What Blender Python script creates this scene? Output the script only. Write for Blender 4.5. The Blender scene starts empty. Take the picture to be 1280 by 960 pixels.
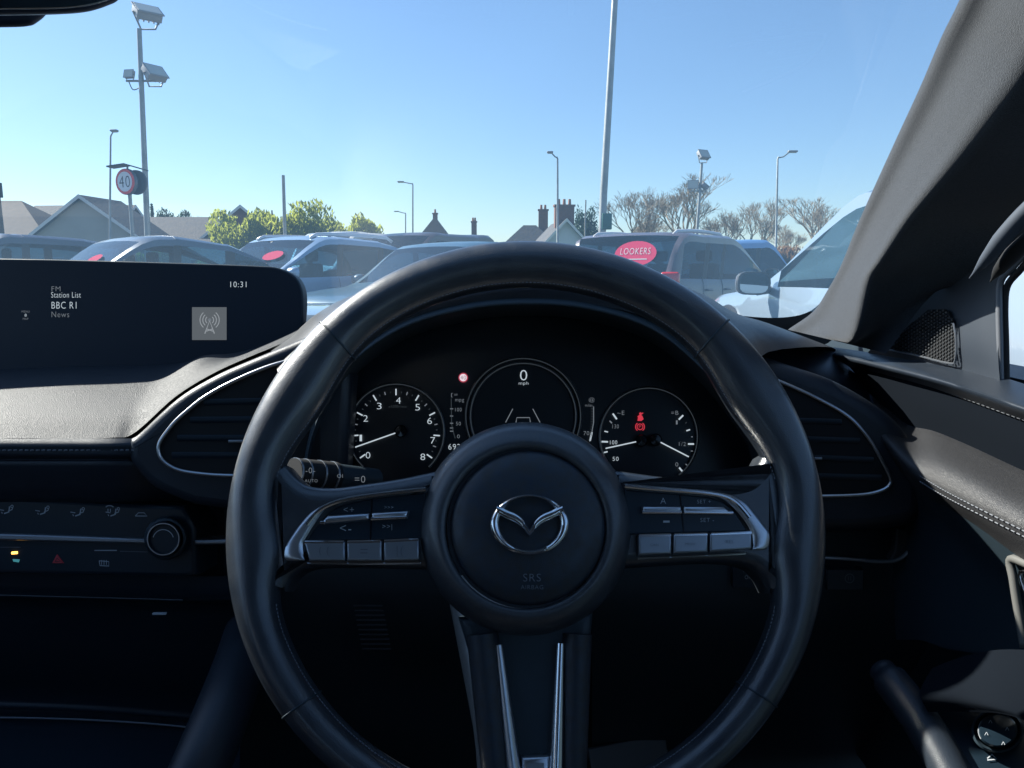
import bpy, math, random
from math import sin, cos, pi, radians, sqrt, atan2
from mathutils import Vector, Matrix
random.seed(7)
sc = bpy.context.scene
col = sc.collection

# ------------------------------------------------------------------ camera frame
F = 960.0; HY = 338.0; CAMZ = 1.0
TH = math.atan((480 - HY) / F)
CAM = Vector((0, 0, CAMZ))
FW = Vector((0, cos(TH), -sin(TH))); UP = Vector((0, sin(TH), cos(TH))); RT = Vector((1, 0, 0))
def ray(px, py): return FW * F + RT * (px - 640) - UP * (py - 480)
def P(px, py, Y):
    r = ray(px, py); return CAM + r * (Y / r.y)
def D(px, py, x):
    r = ray(px, py); return CAM + r * (x / r.x)
class PL:
    """a local flat frame: u right, v up, n towards the viewer"""
    def __init__(s, o, tilt=0, yaw=0):
        n = Vector((0, -cos(tilt), sin(tilt)))
        n.rotate(Matrix.Rotation(yaw, 3, 'Z'))
        s.o = o; s.n = n
        s.u = Vector((cos(yaw), sin(yaw), 0)); s.v = n.cross(s.u)
        if s.v.z < 0: s.v = -s.v
    def uv(s, px, py, h=0.0):
        r = ray(px, py); o = s.o + s.n * h
        t = (o - CAM).dot(s.n) / r.dot(s.n)
        d = CAM + r * t - s.o
        return d.dot(s.u), d.dot(s.v)
    def pt(s, u, v, h=0.0): return s.o + s.u * u + s.v * v + s.n * h
    def px(s, px, py, h=0.0): return s.pt(*s.uv(px, py, h), h)
def cr(pts, n=6, closed=False):
    """Catmull-Rom through points of any dimension"""
    pts = [Vector(p) for p in pts]; N = len(pts); out = []
    if N < 3: return pts
    seg = N if closed else N - 1
    for i in range(seg):
        if closed: a, b, c, d = pts[(i-1) % N], pts[i], pts[(i+1) % N], pts[(i+2) % N]
        else:
            b, c = pts[i], pts[i+1]
            a = pts[i-1] if i > 0 else b * 2 - c
            d = pts[i+2] if i + 2 < N else c * 2 - b
        for k in range(n):
            t = k / n
            out.append(0.5 * ((2*b) + (c - a) * t + (2*a - 5*b + 4*c - d) * t*t + (3*b - a - 3*c + d) * t*t*t))
    if not closed: out.append(pts[-1])
    return out
# ------------------------------------------------------------------ mesh builder
class MB:
    def __init__(s): s.v = []; s.f = []; s.m = []; s.mats = []
    def mi(s, m):
        if m not in s.mats: s.mats.append(m)
        return s.mats.index(m)
    def add(s, vs, fs, m):
        o = len(s.v); s.v += [tuple(v) for v in vs]; k = s.mi(m)
        for f in fs: s.f.append(tuple(i + o for i in f)); s.m.append(k)
    def build(s, name, parent=None, smooth=40, at=None):
        me = bpy.data.meshes.new(name)
        vs = s.v if at is None else [(v[0]-at[0], v[1]-at[1], v[2]-at[2]) for v in s.v]
        me.from_pydata(vs, [], s.f)
        for m in s.mats: me.materials.append(m)
        me.polygons.foreach_set('material_index', s.m)
        me.polygons.foreach_set('use_smooth', [smooth > 0] * len(s.f))
        me.update()
        if 0 < smooth < 180: me.set_sharp_from_angle(angle=radians(smooth))
        o = bpy.data.objects.new(name, me); col.objects.link(o)
        if at is not None: o.location = at
        if parent: o.parent = parent
        return o
    def grid(s, rows, m, closed=False):
        nr, nc = len(rows), len(rows[0]); vs = [p for r in rows for p in r]; fs = []
        for i in range(nr - 1):
            for j in range(nc if closed else nc - 1):
                j2 = (j + 1) % nc
                fs.append((i*nc + j, i*nc + j2, (i+1)*nc + j2, (i+1)*nc + j))
        s.add(vs, fs, m)
    def surf(s, rows, m, nu=5, nv=5):
        rr = [cr(r, nu) for r in rows]
        cols = [cr([r[j] for r in rr], nv) for j in range(len(rr[0]))]
        s.grid([[c[i] for c in cols] for i in range(len(cols[0]))], m)
    def tube(s, pts, r, m, sides=8, closed=False, caps=True, flat=1.0, fn=None):
        pts = [Vector(p) for p in pts]; N = len(pts); rings = []
        prev = None
        for i, p in enumerate(pts):
            a = pts[(i-1) % N] if (closed or i > 0) else p
            b = pts[(i+1) % N] if (closed or i < N-1) else p
            t = (b - a).normalized()
            if prev is None:
                ref = fn if fn is not None else (Vector((0, 0, 1)) if abs(t.z) < .9 else Vector((1, 0, 0)))
            else: ref = prev
            x = (ref - t * ref.dot(t))
            if x.length < 1e-6: x = t.orthogonal()
            x.normalize(); y = t.cross(x); prev = x
            rad = r[i] if isinstance(r, (list, tuple)) else r
            rings.append([p + x * (cos(2*pi*k/sides) * rad * flat) + y * (sin(2*pi*k/sides) * rad) for k in range(sides)])
        if closed: rings.append(rings[0])
        o = len(s.v); s.grid(rings, m, closed=True)
        if caps and not closed:
            k = s.mi(m)
            s.f.append(tuple(o + i for i in range(sides))[::-1]); s.m.append(k)
            e = o + (len(rings)-1) * sides
            s.f.append(tuple(e + i for i in range(sides))); s.m.append(k)
    def slab(s, pl, pts, h0, h1, m, bev=.002, mside=None, inpx=True, steps=3):
        """closed outline in pixels (projected at h1) or plane units, real thickness h0..h1, rounded front edge"""
        uv = [pl.uv(p[0], p[1], h1) for p in pts] if inpx else [(p[0], p[1]) for p in pts]
        A = sum(uv[i][0]*uv[(i+1) % len(uv)][1] - uv[(i+1) % len(uv)][0]*uv[i][1] for i in range(len(uv)))
        if A < 0: uv = uv[::-1]
        N = len(uv)
        nrm = []
        for i in range(N):
            a = uv[i-1]; b = uv[i]; c = uv[(i+1) % N]
            e1 = Vector((b[0]-a[0], b[1]-a[1])); e2 = Vector((c[0]-b[0], c[1]-b[1]))
            e1 = e1.normalized() if e1.length > 1e-9 else Vector((0, 0)); e2 = e2.normalized() if e2.length > 1e-9 else e1
            t = e1 + e2
            n = Vector((t.y, -t.x)); n = n.normalized() if n.length > 1e-6 else Vector((e1.y, -e1.x))
            cs = max(.45, n.dot(Vector((e1.y, -e1.x)))); nrm.append(n / cs)
        rings = [[pl.pt(u, v, h0) for u, v in uv]]
        for k in range(steps + 1):
            a = k / steps * pi/2
            ins = bev * (1 - cos(a)); h = h1 - bev * (1 - sin(a))
            rings.append([pl.pt(uv[i][0] - nrm[i].x*ins, uv[i][1] - nrm[i].y*ins, h) for i in range(N)])
        o = len(s.v); s.grid(rings, mside or m, closed=True)
        k = s.mi(m)
        s.add(rings[-1], [tuple(range(N))], m)      # the flat face keeps its own vertices so it shades flat
        s.f.append(tuple(o + i for i in range(N))[::-1]); s.m.append(k)
    def rev(s, pl, cx, cy, prof, m, n=64, ry=1.0, a0=0, a1=2*pi):
        """turned part: profile of (radius in px, height) about a pixel centre on the plane"""
        full = abs(a1 - a0 - 2*pi) < 1e-6
        rings = [[pl.px(cx + r*cos(a0+(a1-a0)*k/n), cy + r*ry*sin(a0+(a1-a0)*k/n), h) for k in range(n if full else n+1)] for r, h in prof]
        s.grid(rings, m, closed=full)
    def box(s, c, d, m, R=None):
        x, y, z = d[0]/2, d[1]/2, d[2]/2
        vs = [Vector((sx*x, sy*y, sz*z)) for sz in (-1, 1) for sy in (-1, 1) for sx in (-1, 1)]
        if R is not None: vs = [R @ v for v in vs]
        s.add([v + Vector(c) for v in vs], [(0,2,3,1),(4,5,7,6),(0,1,5,4),(2,6,7,3),(0,4,6,2),(1,3,7,5)], m)
    def rbox(s, c, d, m, b=.02, R=None):
        """rounded box: superellipsoid-free, built from inset rings"""
        x, y, z = d[0]/2, d[1]/2, d[2]/2; rings = []
        def ring(ix, zz):
            o = []
            for cx, cy, a in ((1,1,0),(-1,1,1),(-1,-1,2),(1,-1,3)):
                for k in range(4):
                    t = (a + k/3) * pi/2
                    o.append(Vector((cx*(x-b) + (b-ix)*cos(t), cy*(y-b) + (b-ix)*sin(t), zz)))
            return o
        for k in range(4): a = k/3*pi/2; rings.append(ring(b*(1-sin(a)), -z + b*(1-cos(a))))
        for k in range(4): a = k/3*pi/2; rings.append(ring(b*(1-cos(a)), z - b*(1-sin(a))))
        if R is not None: rings = [[R @ v for v in r] for r in rings]
        rings = [[v + Vector(c) for v in r] for r in rings]
        o = len(s.v); s.grid(rings, m, closed=True); k = s.mi(m)
        s.f.append(tuple(o + i for i in range(16))[::-1]); s.m.append(k)
        s.f.append(tuple(o + 7*16 + i for i in range(16))); s.m.append(k)
_tc = {}
def glyphs(t):
    if t in _tc: return _tc[t]
    cu = bpy.data.curves.new('t', 'FONT'); cu.body = t; cu.size = 1.0; cu.align_x = 'CENTER'; cu.align_y = 'CENTER'; cu.resolution_u = 3; cu.offset = -.012; cu.space_character = 1.12
    o = bpy.data.objects.new('t', cu); col.objects.link(o); bpy.context.view_layer.update()
    me = o.to_mesh(); vs = [v.co.copy() for v in me.vertices]; fs = [tuple(p.vertices) for p in me.polygons]
    o.to_mesh_clear(); bpy.data.objects.remove(o); bpy.data.curves.remove(cu)
    x0 = min(v.x for v in vs); x1 = max(v.x for v in vs); y0 = min(v.y for v in vs); y1 = max(v.y for v in vs)
    vs = [Vector((v.x-(x0+x1)/2, v.y-(y0+y1)/2, 0)) for v in vs]
    _tc[t] = (vs, fs, x1-x0, y1-y0); return _tc[t]
def txt(mb, pl, t, px, py, w, m, h=.0006, hh=None):
    """lettering: centred at px,py, w px wide (and hh px tall)"""
    vs, fs, gw, gh = glyphs(t)
    k = w / gw; ky = k if hh is None else hh / gh
    mb.add([pl.px(px + v.x*k, py - v.y*ky, h) for v in vs], fs, m)
def line(mb, pl, pts, wpx, m, h=.0006, closed=False):
    """thin painted line on a plane"""
    pts = [Vector((p[0], p[1])) for p in pts]; N = len(pts); L = []; Rr = []
    for i in range(N):
        a = pts[i-1] if (i > 0 or closed) else pts[i]; b = pts[(i+1) % N] if (i < N-1 or closed) else pts[i]
        t = (b-a).normalized(); n = Vector((-t.y, t.x)) * wpx/2
        L.append(pl.px(*(pts[i]+n), h)); Rr.append(pl.px(*(pts[i]-n), h))
    mb.grid([L, Rr], m, closed=closed)
def circ(cx, cy, r, n=48, ry=1.0, a0=0, a1=360):
    full = abs(a1-a0) >= 360
    return [(cx + r*cos(radians(a0+(a1-a0)*k/n)), cy + r*ry*sin(radians(a0+(a1-a0)*k/n))) for k in range(n if full else n+1)]
# ------------------------------------------------------------------ tags
def tag(o, label=None, cat=None, group=None, kind=None):
    if label: o['label'] = label
    if cat: o['category'] = cat
    if group: o['group'] = group
    if kind: o['kind'] = kind
    return o
def empty(name, loc, rz=0, parent=None):
    o = bpy.data.objects.new(name, None); col.objects.link(o); o.location = loc; o.rotation_euler = (0, 0, rz)
    o.empty_display_size = .1
    if parent: o.parent = parent
    return o
# ------------------------------------------------------------------ materials
def mat(name, c, rough=.5, metal=0, bump=None, var=None, coat=0, crough=.04, spec=.5, emit=None, es=1, sheen=0, aniso=0):
    m = bpy.data.materials.new(name); m.use_nodes = True; nt = m.node_tree; N = nt.nodes; b = N['Principled BSDF']
    b.inputs['Base Color'].default_value = (*c, 1); b.inputs['Roughness'].default_value = rough
    b.inputs['Metallic'].default_value = metal; b.inputs['Coat Weight'].default_value = coat
    b.inputs['Specular IOR Level'].default_value = spec; b.inputs['Sheen Weight'].default_value = sheen
    if coat: b.inputs['Coat Roughness'].default_value = crough
    if emit: b.inputs['Emission Color'].default_value = (*emit, 1); b.inputs['Emission Strength'].default_value = es
    tc = N.new('ShaderNodeTexCoord')
    if bump:   # list of (kind, scale, strength, distance)
        last = None
        for kind, scl, st, dist in bump:
            if kind == 'noise':
                t = N.new('ShaderNodeTexNoise'); t.inputs['Scale'].default_value = scl; t.inputs['Detail'].default_value = 4; out = t.outputs['Fac']
            elif kind == 'cell':
                t = N.new('ShaderNodeTexVoronoi'); t.feature = 'DISTANCE_TO_EDGE'; t.inputs['Scale'].default_value = scl; out = t.outputs['Distance']
            else:
                t = N.new('ShaderNodeTexVoronoi'); t.inputs['Scale'].default_value = scl; out = t.outputs['Distance']
            nt.links.new(tc.outputs['Object'], t.inputs['Vector'])
            bp = N.new('ShaderNodeBump'); bp.inputs['Strength'].default_value = st; bp.inputs['Distance'].default_value = dist
            nt.links.new(out, bp.inputs['Height'])
            if last: nt.links.new(last.outputs['Normal'], bp.inputs['Normal'])
            last = bp
        nt.links.new(last.outputs['Normal'], b.inputs['Normal'])
    if var:    # (scale, colour2, rough2)
        t = N.new('ShaderNodeTexNoise'); t.inputs['Scale'].default_value = var[0]; t.inputs['Detail'].default_value = 6; t.inputs['Roughness'].default_value = .6
        nt.links.new(tc.outputs['Object'], t.inputs['Vector'])
        r = N.new('ShaderNodeValToRGB'); r.color_ramp.elements[0].position = .38; r.color_ramp.elements[1].position = .64
        r.color_ramp.elements[0].color = (*c, 1); r.color_ramp.elements[1].color = (*var[1], 1)
        nt.links.new(t.outputs['Fac'], r.inputs['Fac']); nt.links.new(r.outputs['Color'], b.inputs['Base Color'])
        if len(var) > 2:
            mr = N.new('ShaderNodeMapRange'); mr.inputs['From Min'].default_value = .35; mr.inputs['From Max'].default_value = .7
            mr.inputs['To Min'].default_value = rough; mr.inputs['To Max'].default_value = var[2]
            nt.links.new(t.outputs['Fac'], mr.inputs['Value']); nt.links.new(mr.outputs['Result'], b.inputs['Roughness'])
    return m
def glassmat(name, tint, film=0, filmc=(.8, .85, .9), rough=0.0, ior=1.5, spots=False):
    m = bpy.data.materials.new(name); m.use_nodes = True; nt = m.node_tree; N = nt.nodes
    N.remove(N['Principled BSDF']); out = N['Material Output']
    tr = N.new('ShaderNodeBsdfTransparent'); tr.inputs['Color'].default_value = (*tint, 1)
    gl = N.new('ShaderNodeBsdfGlossy'); gl.inputs['Roughness'].default_value = rough
    fr = N.new('ShaderNodeFresnel'); fr.inputs['IOR'].default_value = ior
    mx = N.new('ShaderNodeMixShader'); nt.links.new(fr.outputs['Fac'], mx.inputs[0])
    nt.links.new(tr.outputs[0], mx.inputs[1]); nt.links.new(gl.outputs[0], mx.inputs[2]); last = mx
    if film:
        a = N.new('ShaderNodeBsdfTranslucent'); a.inputs['Color'].default_value = (*filmc, 1)
        m2 = N.new('ShaderNodeMixShader'); m2.inputs[0].default_value = film
        tc = N.new('ShaderNodeTexCoord'); t = N.new('ShaderNodeTexNoise'); t.inputs['Scale'].default_value = 3.0 if not spots else 400; t.inputs['Detail'].default_value = 8
        mr = N.new('ShaderNodeMapRange'); mr.inputs['From Min'].default_value = .3 if not spots else .4; mr.inputs['From Max'].default_value = .7 if not spots else .6
        mr.inputs['To Min'].default_value = film*.75 if not spots else film*.2; mr.inputs['To Max'].default_value = film*1.25 if not spots else film*1.8
        nt.links.new(tc.outputs['Object'], t.inputs['Vector']); nt.links.new(t.outputs['Fac'], mr.inputs['Value']); nt.links.new(mr.outputs['Result'], m2.inputs[0])
        nt.links.new(mx.outputs[0], m2.inputs[1]); nt.links.new(a.outputs[0], m2.inputs[2]); last = m2
    nt.links.new(last.outputs[0], out.inputs['Surface']); return m

LEATHER = mat('black_leather', (.018, .025, .036), .36, bump=[('cell', 900, .25, .0006), ('noise', 60, .10, .002)], var=(14, (.024, .033, .046), .46))
PADM = mat('dash_pad_leather', (.026, .032, .040), .52, bump=[('cell', 800, .55, .0008), ('noise', 1500, .3, .0004)], var=(900, (.032, .037, .045), .58), spec=.35)
RIML = mat('worn_rim_leather', (.020, .028, .040), .30, bump=[('cell', 800, .30, .0006), ('noise', 40, .25, .002)], var=(35, (.032, .040, .050), .46), spec=1.0, coat=.55, crough=.16)
HUBR = mat('hub_shoulder', (.020, .028, .040), .42, bump=[('cell', 1300, .15, .0004)], var=(420, (.042, .046, .052), .58), spec=.9, coat=.5, crough=.25)
RAILM = mat('rail_trim_cloth', (.06, .075, .10), .7)
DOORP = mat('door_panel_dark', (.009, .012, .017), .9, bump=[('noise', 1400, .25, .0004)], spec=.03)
PLASTIC = mat('soft_black_plastic', (.026, .044, .058), .48, bump=[('noise', 1400, .25, .0004)])
HUBM = mat('hub_plastic', (.026, .038, .055), .36, bump=[('cell', 1300, .2, .0004)], var=(160, (.034, .036, .040), .6))
SCREENM = mat('screen_glass', (.010, .022, .042), .42, spec=.35)
GLOSSB = mat('gloss_black', (.006, .008, .012), .12)
PANELM = mat('panel_black', (.014, .028, .042), .30)
CLUSTM = mat('cluster_black', (.004, .010, .018), .34)
CHROME = mat('chrome', (.82, .84, .86), .16, 1)
SATIN = mat('satin_silver', (.62, .65, .69), .32, 1, bump=[('noise', 300, .05, .0005)])
SATIND = mat('dark_satin_key', (.38, .41, .45), .38, .85)
FABRIC = mat('pillar_fabric', (.040, .048, .060), .95, bump=[('dot', 1500, .6, .0005)], var=(1100, (.078, .088, .104)), sheen=.2, spec=.2)
HEADL = mat('headliner', (.34, .36, .39), .95, bump=[('dot', 1100, .4, .001)], spec=.2)
MAT_LIT = mat('display_white', (.0, .0, .0), .5, emit=(.62, .72, .80), es=.36)
MAT_DIM = mat('display_grey', (.0, .0, .0), .5, emit=(.45, .52, .60), es=.15)
MAT_FAINT = mat('display_faint', (.0, .0, .0), .5, emit=(.3, .38, .45), es=.05)
MAT_ICON = mat('display_icon', (.0, .0, .0), .5, emit=(.62, .68, .74), es=.20)
MAT_RED = mat('warning_red', (.0, .0, .0), .5, emit=(.9, .06, .10), es=.30)
MAT_PINK = mat('limit_white', (.0, .0, .0), .5, emit=(.9, .75, .82), es=.42)
MAT_REDRING = mat('limit_red', (.0, .0, .0), .5, emit=(.8, .08, .15), es=.22)
MAT_AMBER = mat('amber_lamp', (.0, .0, .0), .5, emit=(1, .45, .08), es=2.2)
MAT_TEAL = mat('teal_lamp', (.0, .0, .0), .5, emit=(.1, .5, .6), es=.18)
PRINT = mat('printed_grey', (.62, .65, .68), .6)
PRINTD = mat('printed_dim', (.18, .20, .22), .6)
PRINTR = mat('printed_red', (.75, .07, .09), .5)
THREAD = mat('grey_thread', (.16, .17, .19), .7)
RUBBER = mat('rubber', (.012, .013, .015), .8)
FLOORC = mat('carpet', (.012, .013, .015), .95)
CARD = mat('grey_pedal_plate', (.10, .11, .12), .5, .3)
PAINTOWN = mat('grey_car_paint', (.28, .31, .35), .28, .6, coat=1)
WSGLASS = glassmat('windscreen_glass', (.93, .96, .95), film=.065, filmc=(.28, .55, .85))
SIDEGL = glassmat('door_glass', (.88, .94, .93), film=.05)
MIRRG = mat('mirror_glass', (.75, .8, .82), .02, 1)

# ================================================================== OUR CAR
car = empty('car', (0, 0, 0))
tag(car, 'black leather car interior with steering wheel, gauges and wide screen, surrounding the camera', 'car')

# ---------------- steering wheel
WP = PL(P(657, 662, .475), radians(23))
CX, CY, RO = 657.0, 677.0, 375.0
def r_in(a):   # a: image angle, 0 = right, clockwise down
    s = 317.0
    for c in (-33, 213): 
        d = (math.degrees(a) - c + 180) % 360 - 180
        s -= 16 * math.exp(-(d/13)**2)
    for c in (2, 178):
        d = (math.degrees(a) - c + 180) % 360 - 180
        s -= 17 * math.exp(-(d/9)**2)
    return s
wheel = MB(); NR = 192; rings = []
def rimring(a, grow=0.0):
    ri, ro = r_in(a), RO
    pi_ = WP.px(CX + ri*cos(a), CY + ri*sin(a)); po = WP.px(CX + ro*cos(a), CY + ro*sin(a))
    c = (pi_ + po) / 2; e = (po - pi_) / 2; w = e.length; e.normalize(); out = []
    for k in range(24):
        t = 2*pi*k/24
        ct, st = cos(t), sin(t)
        q = 1 / (abs(ct)**2.05 + abs(st)**2.05) ** (1/2.05)
        out.append(c + e * ((w - .001 + grow) * ct * q) + WP.n * ((.0155 + grow) * st * q))
    return out
wheel.grid([rimring(2*pi*k/NR) for k in range(NR)] + [rimring(0)], RIML, closed=True)
sw = wheel.build('steering_wheel', car, smooth=180)
# seams and stitching
for (x, y) in ((401, 404), (909, 402), (350, 901), (973, 886)):
    a = atan2(y - CY, x - CX); st = MB()
    st.grid([rimring(a - .004, .0002), rimring(a - .002, .0010), rimring(a + .002, .0010), rimring(a + .004, .0002)], PLASTIC, closed=True)
    st.build('seam', sw, smooth=60)
st = MB()
for k in range(420):
    a = 2*pi*k/420
    d = abs((math.degrees(a) + 180) % 360 - 180); 
    if d < 14 or abs(d-180) < 14: continue
    a2 = a + 2*pi/420*.6
    def q(a):
        ri = r_in(a) + 7
        return WP.px(CX + ri*cos(a), CY + ri*sin(a), .0108)
    st.tube([q(a), q(a2)], .00035, THREAD, 4)
    if k == 209: st.build('stitching', sw); st = MB()
st.build('stitching', sw)
def ribbon(mb, pl, A, B, hb, he, hc, m):
    rows = []
    for a, b in zip(A, B):
        r = [pl.px(a.x, a.y, hb)]
        for k, h in ((0, he), (.12, he + (hc-he)*.65), (.3, hc), (.5, hc), (.7, hc), (.88, he + (hc-he)*.65), (1, he)):
            q = a.lerp(b, k); r.append(pl.px(q.x, q.y, h))
        r.append(pl.px(b.x, b.y, hb)); rows.append(r)
    mb.grid(rows, m)
    for r in (rows[0], rows[-1]): mb.add(r, [tuple(range(len(r)))], m)
# spokes
sp = MB()
LS = cr([(548, 586), (500, 596), (455, 603), (415, 608), (385, 606), (368, 596), (352, 578)], 5) + cr([(335, 600), (330, 660), (338, 722)], 4) + cr([(352, 740), (362, 722), (385, 711), (440, 709), (560, 712)], 5)
RS = cr([(765, 585), (815, 592), (865, 598), (905, 601), (930, 598), (946, 585), (958, 565)], 5) + cr([(978, 590), (985, 660), (978, 722)], 4) + cr([(966, 742), (955, 722), (935, 708), (880, 704), (760, 712)], 5)
sp.slab(WP, LS, -.022, .007, RIML, .009, steps=5)
sp.build('spoke_body', sw)
sp = MB(); sp.slab(WP, RS, -.022, .007, RIML, .009, steps=5); sp.build('spoke_body', sw)
for name, ptso, ptsi in (
    ('spoke_trim', [(532, 609), (500, 612.5), (465, 617), (435, 621.5), (412, 628), (392, 638), (378, 652), (366, 668), (357, 684), (358, 700), (381, 701)],
                 [(532, 614), (500, 617), (465, 621), (437, 625.5), (415, 632), (404, 640), (395, 652), (386, 666), (379, 679), (379, 690), (381, 699)]),
    ('spoke_trim', [(781, 604.5), (815, 608), (855, 611), (885, 613.5), (912, 618), (930, 627), (943, 642), (953, 655), (961.5, 668), (958, 686), (941, 687)],
                 [(781, 610), (815, 613), (855, 616), (880, 618.5), (902, 623.5), (914, 632), (926, 645), (934, 656), (940, 668), (941, 678), (941, 685)])):
    t = MB(); A = cr(ptso, 4); B = cr(ptsi, 4)
    ribbon(t, WP, A, B, .004, .0118, .0132, SATIN)
    ob = t.build(name, sw)
    # chrome top edge
    t = MB(); t.tube([WP.px(p[0], p[1], .0132) for p in [((A[i].x+B[i].x)/2, (A[i].y+B[i].y)/2) for i in range(26)]], .0014, CHROME, 8); t.build('chrome_edge', sw)
# glossy upper key pads
for outl in ([(532, 616), (465, 623), (440, 628), (420, 634), (405, 647), (392, 662), (383, 676), (532, 674)],
             [(781, 612), (855, 618), (885, 621), (905, 627), (920, 640), (935, 664), (797, 668), (781, 669)]):
    t = MB(); t.slab(WP, outl, .003, .0095, PANELM, .001); 
    t.build('key_pad', sw)
def keyset(bars, keys, seams, words, edge):
    for poly in bars:
        t = MB(); t.slab(WP, poly, .009, .0140, SATIN, .0022); t.build('rocker_bar', sw)
    for poly in keys:
        t = MB(); t.slab(WP, poly, .003, .0130, SATIND, .0014); t.build('control_key', sw)
    for poly in keys:
        t = MB(); t.tube([WP.px(poly[0][0] + 1, poly[0][1] + 1.2, .0118), WP.px(poly[1][0] - 1, poly[1][1] + 1.2, .0118)], .0013, CHROME, 8); t.build('chrome_edge', sw)  # strip added to give the bright sky reflection along the key tops
    for poly in bars:
        q = sorted(poly, key=lambda p: p[1])[-2:]; q.sort()
        t = MB(); t.tube([WP.px(q[0][0], q[0][1] - 1, .0132), WP.px(q[1][0], q[1][1] - 1, .0132)], .0010, CHROME, 8); t.build('chrome_edge', sw)  # strip added to give a bright reflected line under each bar
    t = MB()
    for a, b in seams: line(t, WP, [a, b], 1.6, GLOSSB, .0099)
    for w, x, y, wd, m in words: txt(t, WP, w, x, y, wd, m, .0140 if y > 668 else .0102)
    t.build('key_marking', sw)
    t = MB(); t.tube([WP.px(*p, .008) for p in edge], .0007, CHROME, 6); t.build('chrome_edge', sw)
keyset([[(400, 654), (409, 644), (461, 641), (461, 649.5), (407, 654.5)], [(464, 640.5), (511, 638), (508, 647.5), (464, 649.5)]],
       [[(380, 677), (431, 677), (431, 701), (386, 701)], [(433.5, 677), (477, 676), (477, 701), (433.5, 701)], [(479.5, 676), (524, 674), (524, 700), (479.5, 701)]],
       [((465, 624), (463, 676))],
       [('<+', 436, 637, 13, PRINT), ('>>>', 486, 634, 11, PRINT), ('<-', 432, 660, 14, PRINT), ('>>|', 484, 659, 12, PRINT), ('( (', 405, 689, 12, PRINTD), ('=', 455, 689, 9, PRINTD), ('|(', 500, 689, 8, PRINTD)],
       [(384, 704.5), (450, 705), (526, 704)])
keyset([[(803, 632.5), (852, 632.5), (852, 641), (803, 641)], [(855, 632.5), (905, 632.5), (916, 642), (855, 641)]],
       [[(798, 669), (839.5, 668), (839.5, 692), (798, 694)], [(842, 668), (885, 667), (885, 690), (842, 692)], [(887.5, 667), (940, 665), (940, 686), (887.5, 690)]],
       [((850, 618), (855, 667))],
       [('SET +', 880, 627, 17, PRINT), ('-', 833, 652, 8, PRINT), ('SET -', 884, 650, 17, PRINT), ('A', 829, 626, 7, PRINT), ('CAN', 818, 681, 10, PRINTD), ('MODE', 863, 680, 12, PRINTD), ('RES', 912, 677, 9, PRINTD)],
       [(797, 698.5), (860, 696.5), (932, 692)])
# hub and airbag cover
hub = MB()
hub.rev(WP, 657, 661, [(124, -.03), (132, -.012), (133.5, .000), (131.5, .008), (127, .0145), (120, .0195), (111, .0225), (104, .0228), (100, .0205)], HUBR, 96)
hub.build('hub', sw, smooth=180)
ab = MB()
ab.rev(WP, 660, 660, [(101, .0185), (97, .0185), (95.5, .0215), (91, .0240), (75, .027), (45, .0295), (20, .0303), (.5, .0305)], HUBM, 96)
txt(ab, WP, 'SRS', 665, 722, 22, PRINTD, .0285); txt(ab, WP, 'AIRBAG', 665, 734, 28, PRINTD, .0278)
ab.build('airbag_cover', sw, smooth=60)
# emblem: oval ring with a winged V
em = MB(); EH = .0315
ring_o = circ(662, 656, 49.5, 64, .775); 
def emh(x, y): return EH
def ring_w(a):  # thicker at sides
    return 5.0 + 7.0 * abs(cos(a))**2 + 3.5 * max(0, sin(a))
rr = []
for k in range(64):
    a = 2*pi*k/64; w = ring_w(a); rings_ = []
    for t, hh in ((0, -.003), (0, .0004), (.12, .0019), (.35, .0030), (.6, .0030), (.85, .0017), (1, .0), (1, -.003)):
        r1 = 49.5 - w*t; r2 = 38.5 - w*t*.9
        rings_.append(WP.px(662 + r1*cos(a), 656 + r2*sin(a), EH + hh))
    rr.append(rings_)
rr.append(rr[0]); em.grid(rr, CHROME)
Lw = cr([(621, 631), (632, 636), (645, 641), (654, 648), (660, 658), (662, 662)], 4)
Lw2 = cr([(621, 641), (631, 648), (644, 654), (652, 660), (657, 666), (662, 672)], 4)
ribbon(em, WP, Lw, Lw2, EH - .003, EH + .0018, EH + .0044, CHROME)
mir = lambda L: [Vector((1324 - p[0], p[1])) for p in L]
ribbon(em, WP, mir(Lw), mir(Lw2), EH - .003, EH + .0018, EH + .0044, CHROME)
em.build('emblem', sw, smooth=50)
# lower spoke
ls = MB()
ls.slab(WP, cr([(742, 765), (735, 860), (728, 1010)], 3) + cr([(604, 1010), (602, 960), (606, 915), (611, 892), (602, 865), (588, 825), (572, 772)], 4), -.03, -.004, PLASTIC, .006)
def cyl_px(mb, a, b, ra, rb, m, flat=1.0, n=10):
    pts = [(a[0]+(b[0]-a[0])*k/n, a[1]+(b[1]-a[1])*k/n, a[2]+(b[2]-a[2])*k/n) for k in range(n+1)]
    mb.tube([WP.px(*p) for p in pts], [ra+(rb-ra)*k/n for k in range(n+1)], m, 14, flat=flat)
cyl_px(ls, (603, 792, -.004), (624, 1010, -.004), .010, .0085, HUBM)
cyl_px(ls, (722, 792, -.004), (716, 1010, -.004), .009, .0075, HUBM)
ls.build('lower_spoke', sw)
for a, b, c in (((623, 806), (646, 1000), 1), ((701, 804), (694, 1000), -1)):
    t = MB(); cyl_px(t, (a[0], a[1], -.001), (b[0], b[1], -.001), .0026, .0052, SATIN if c > 0 else CHROME)
    t.build('lower_spoke_trim', sw)
t = MB(); t.slab(WP, [(650, 1010), (651, 946), (688, 944), (690, 1010)], -.006, .001, SATIN, .004); t.build('lower_spoke_trim', sw)
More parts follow.
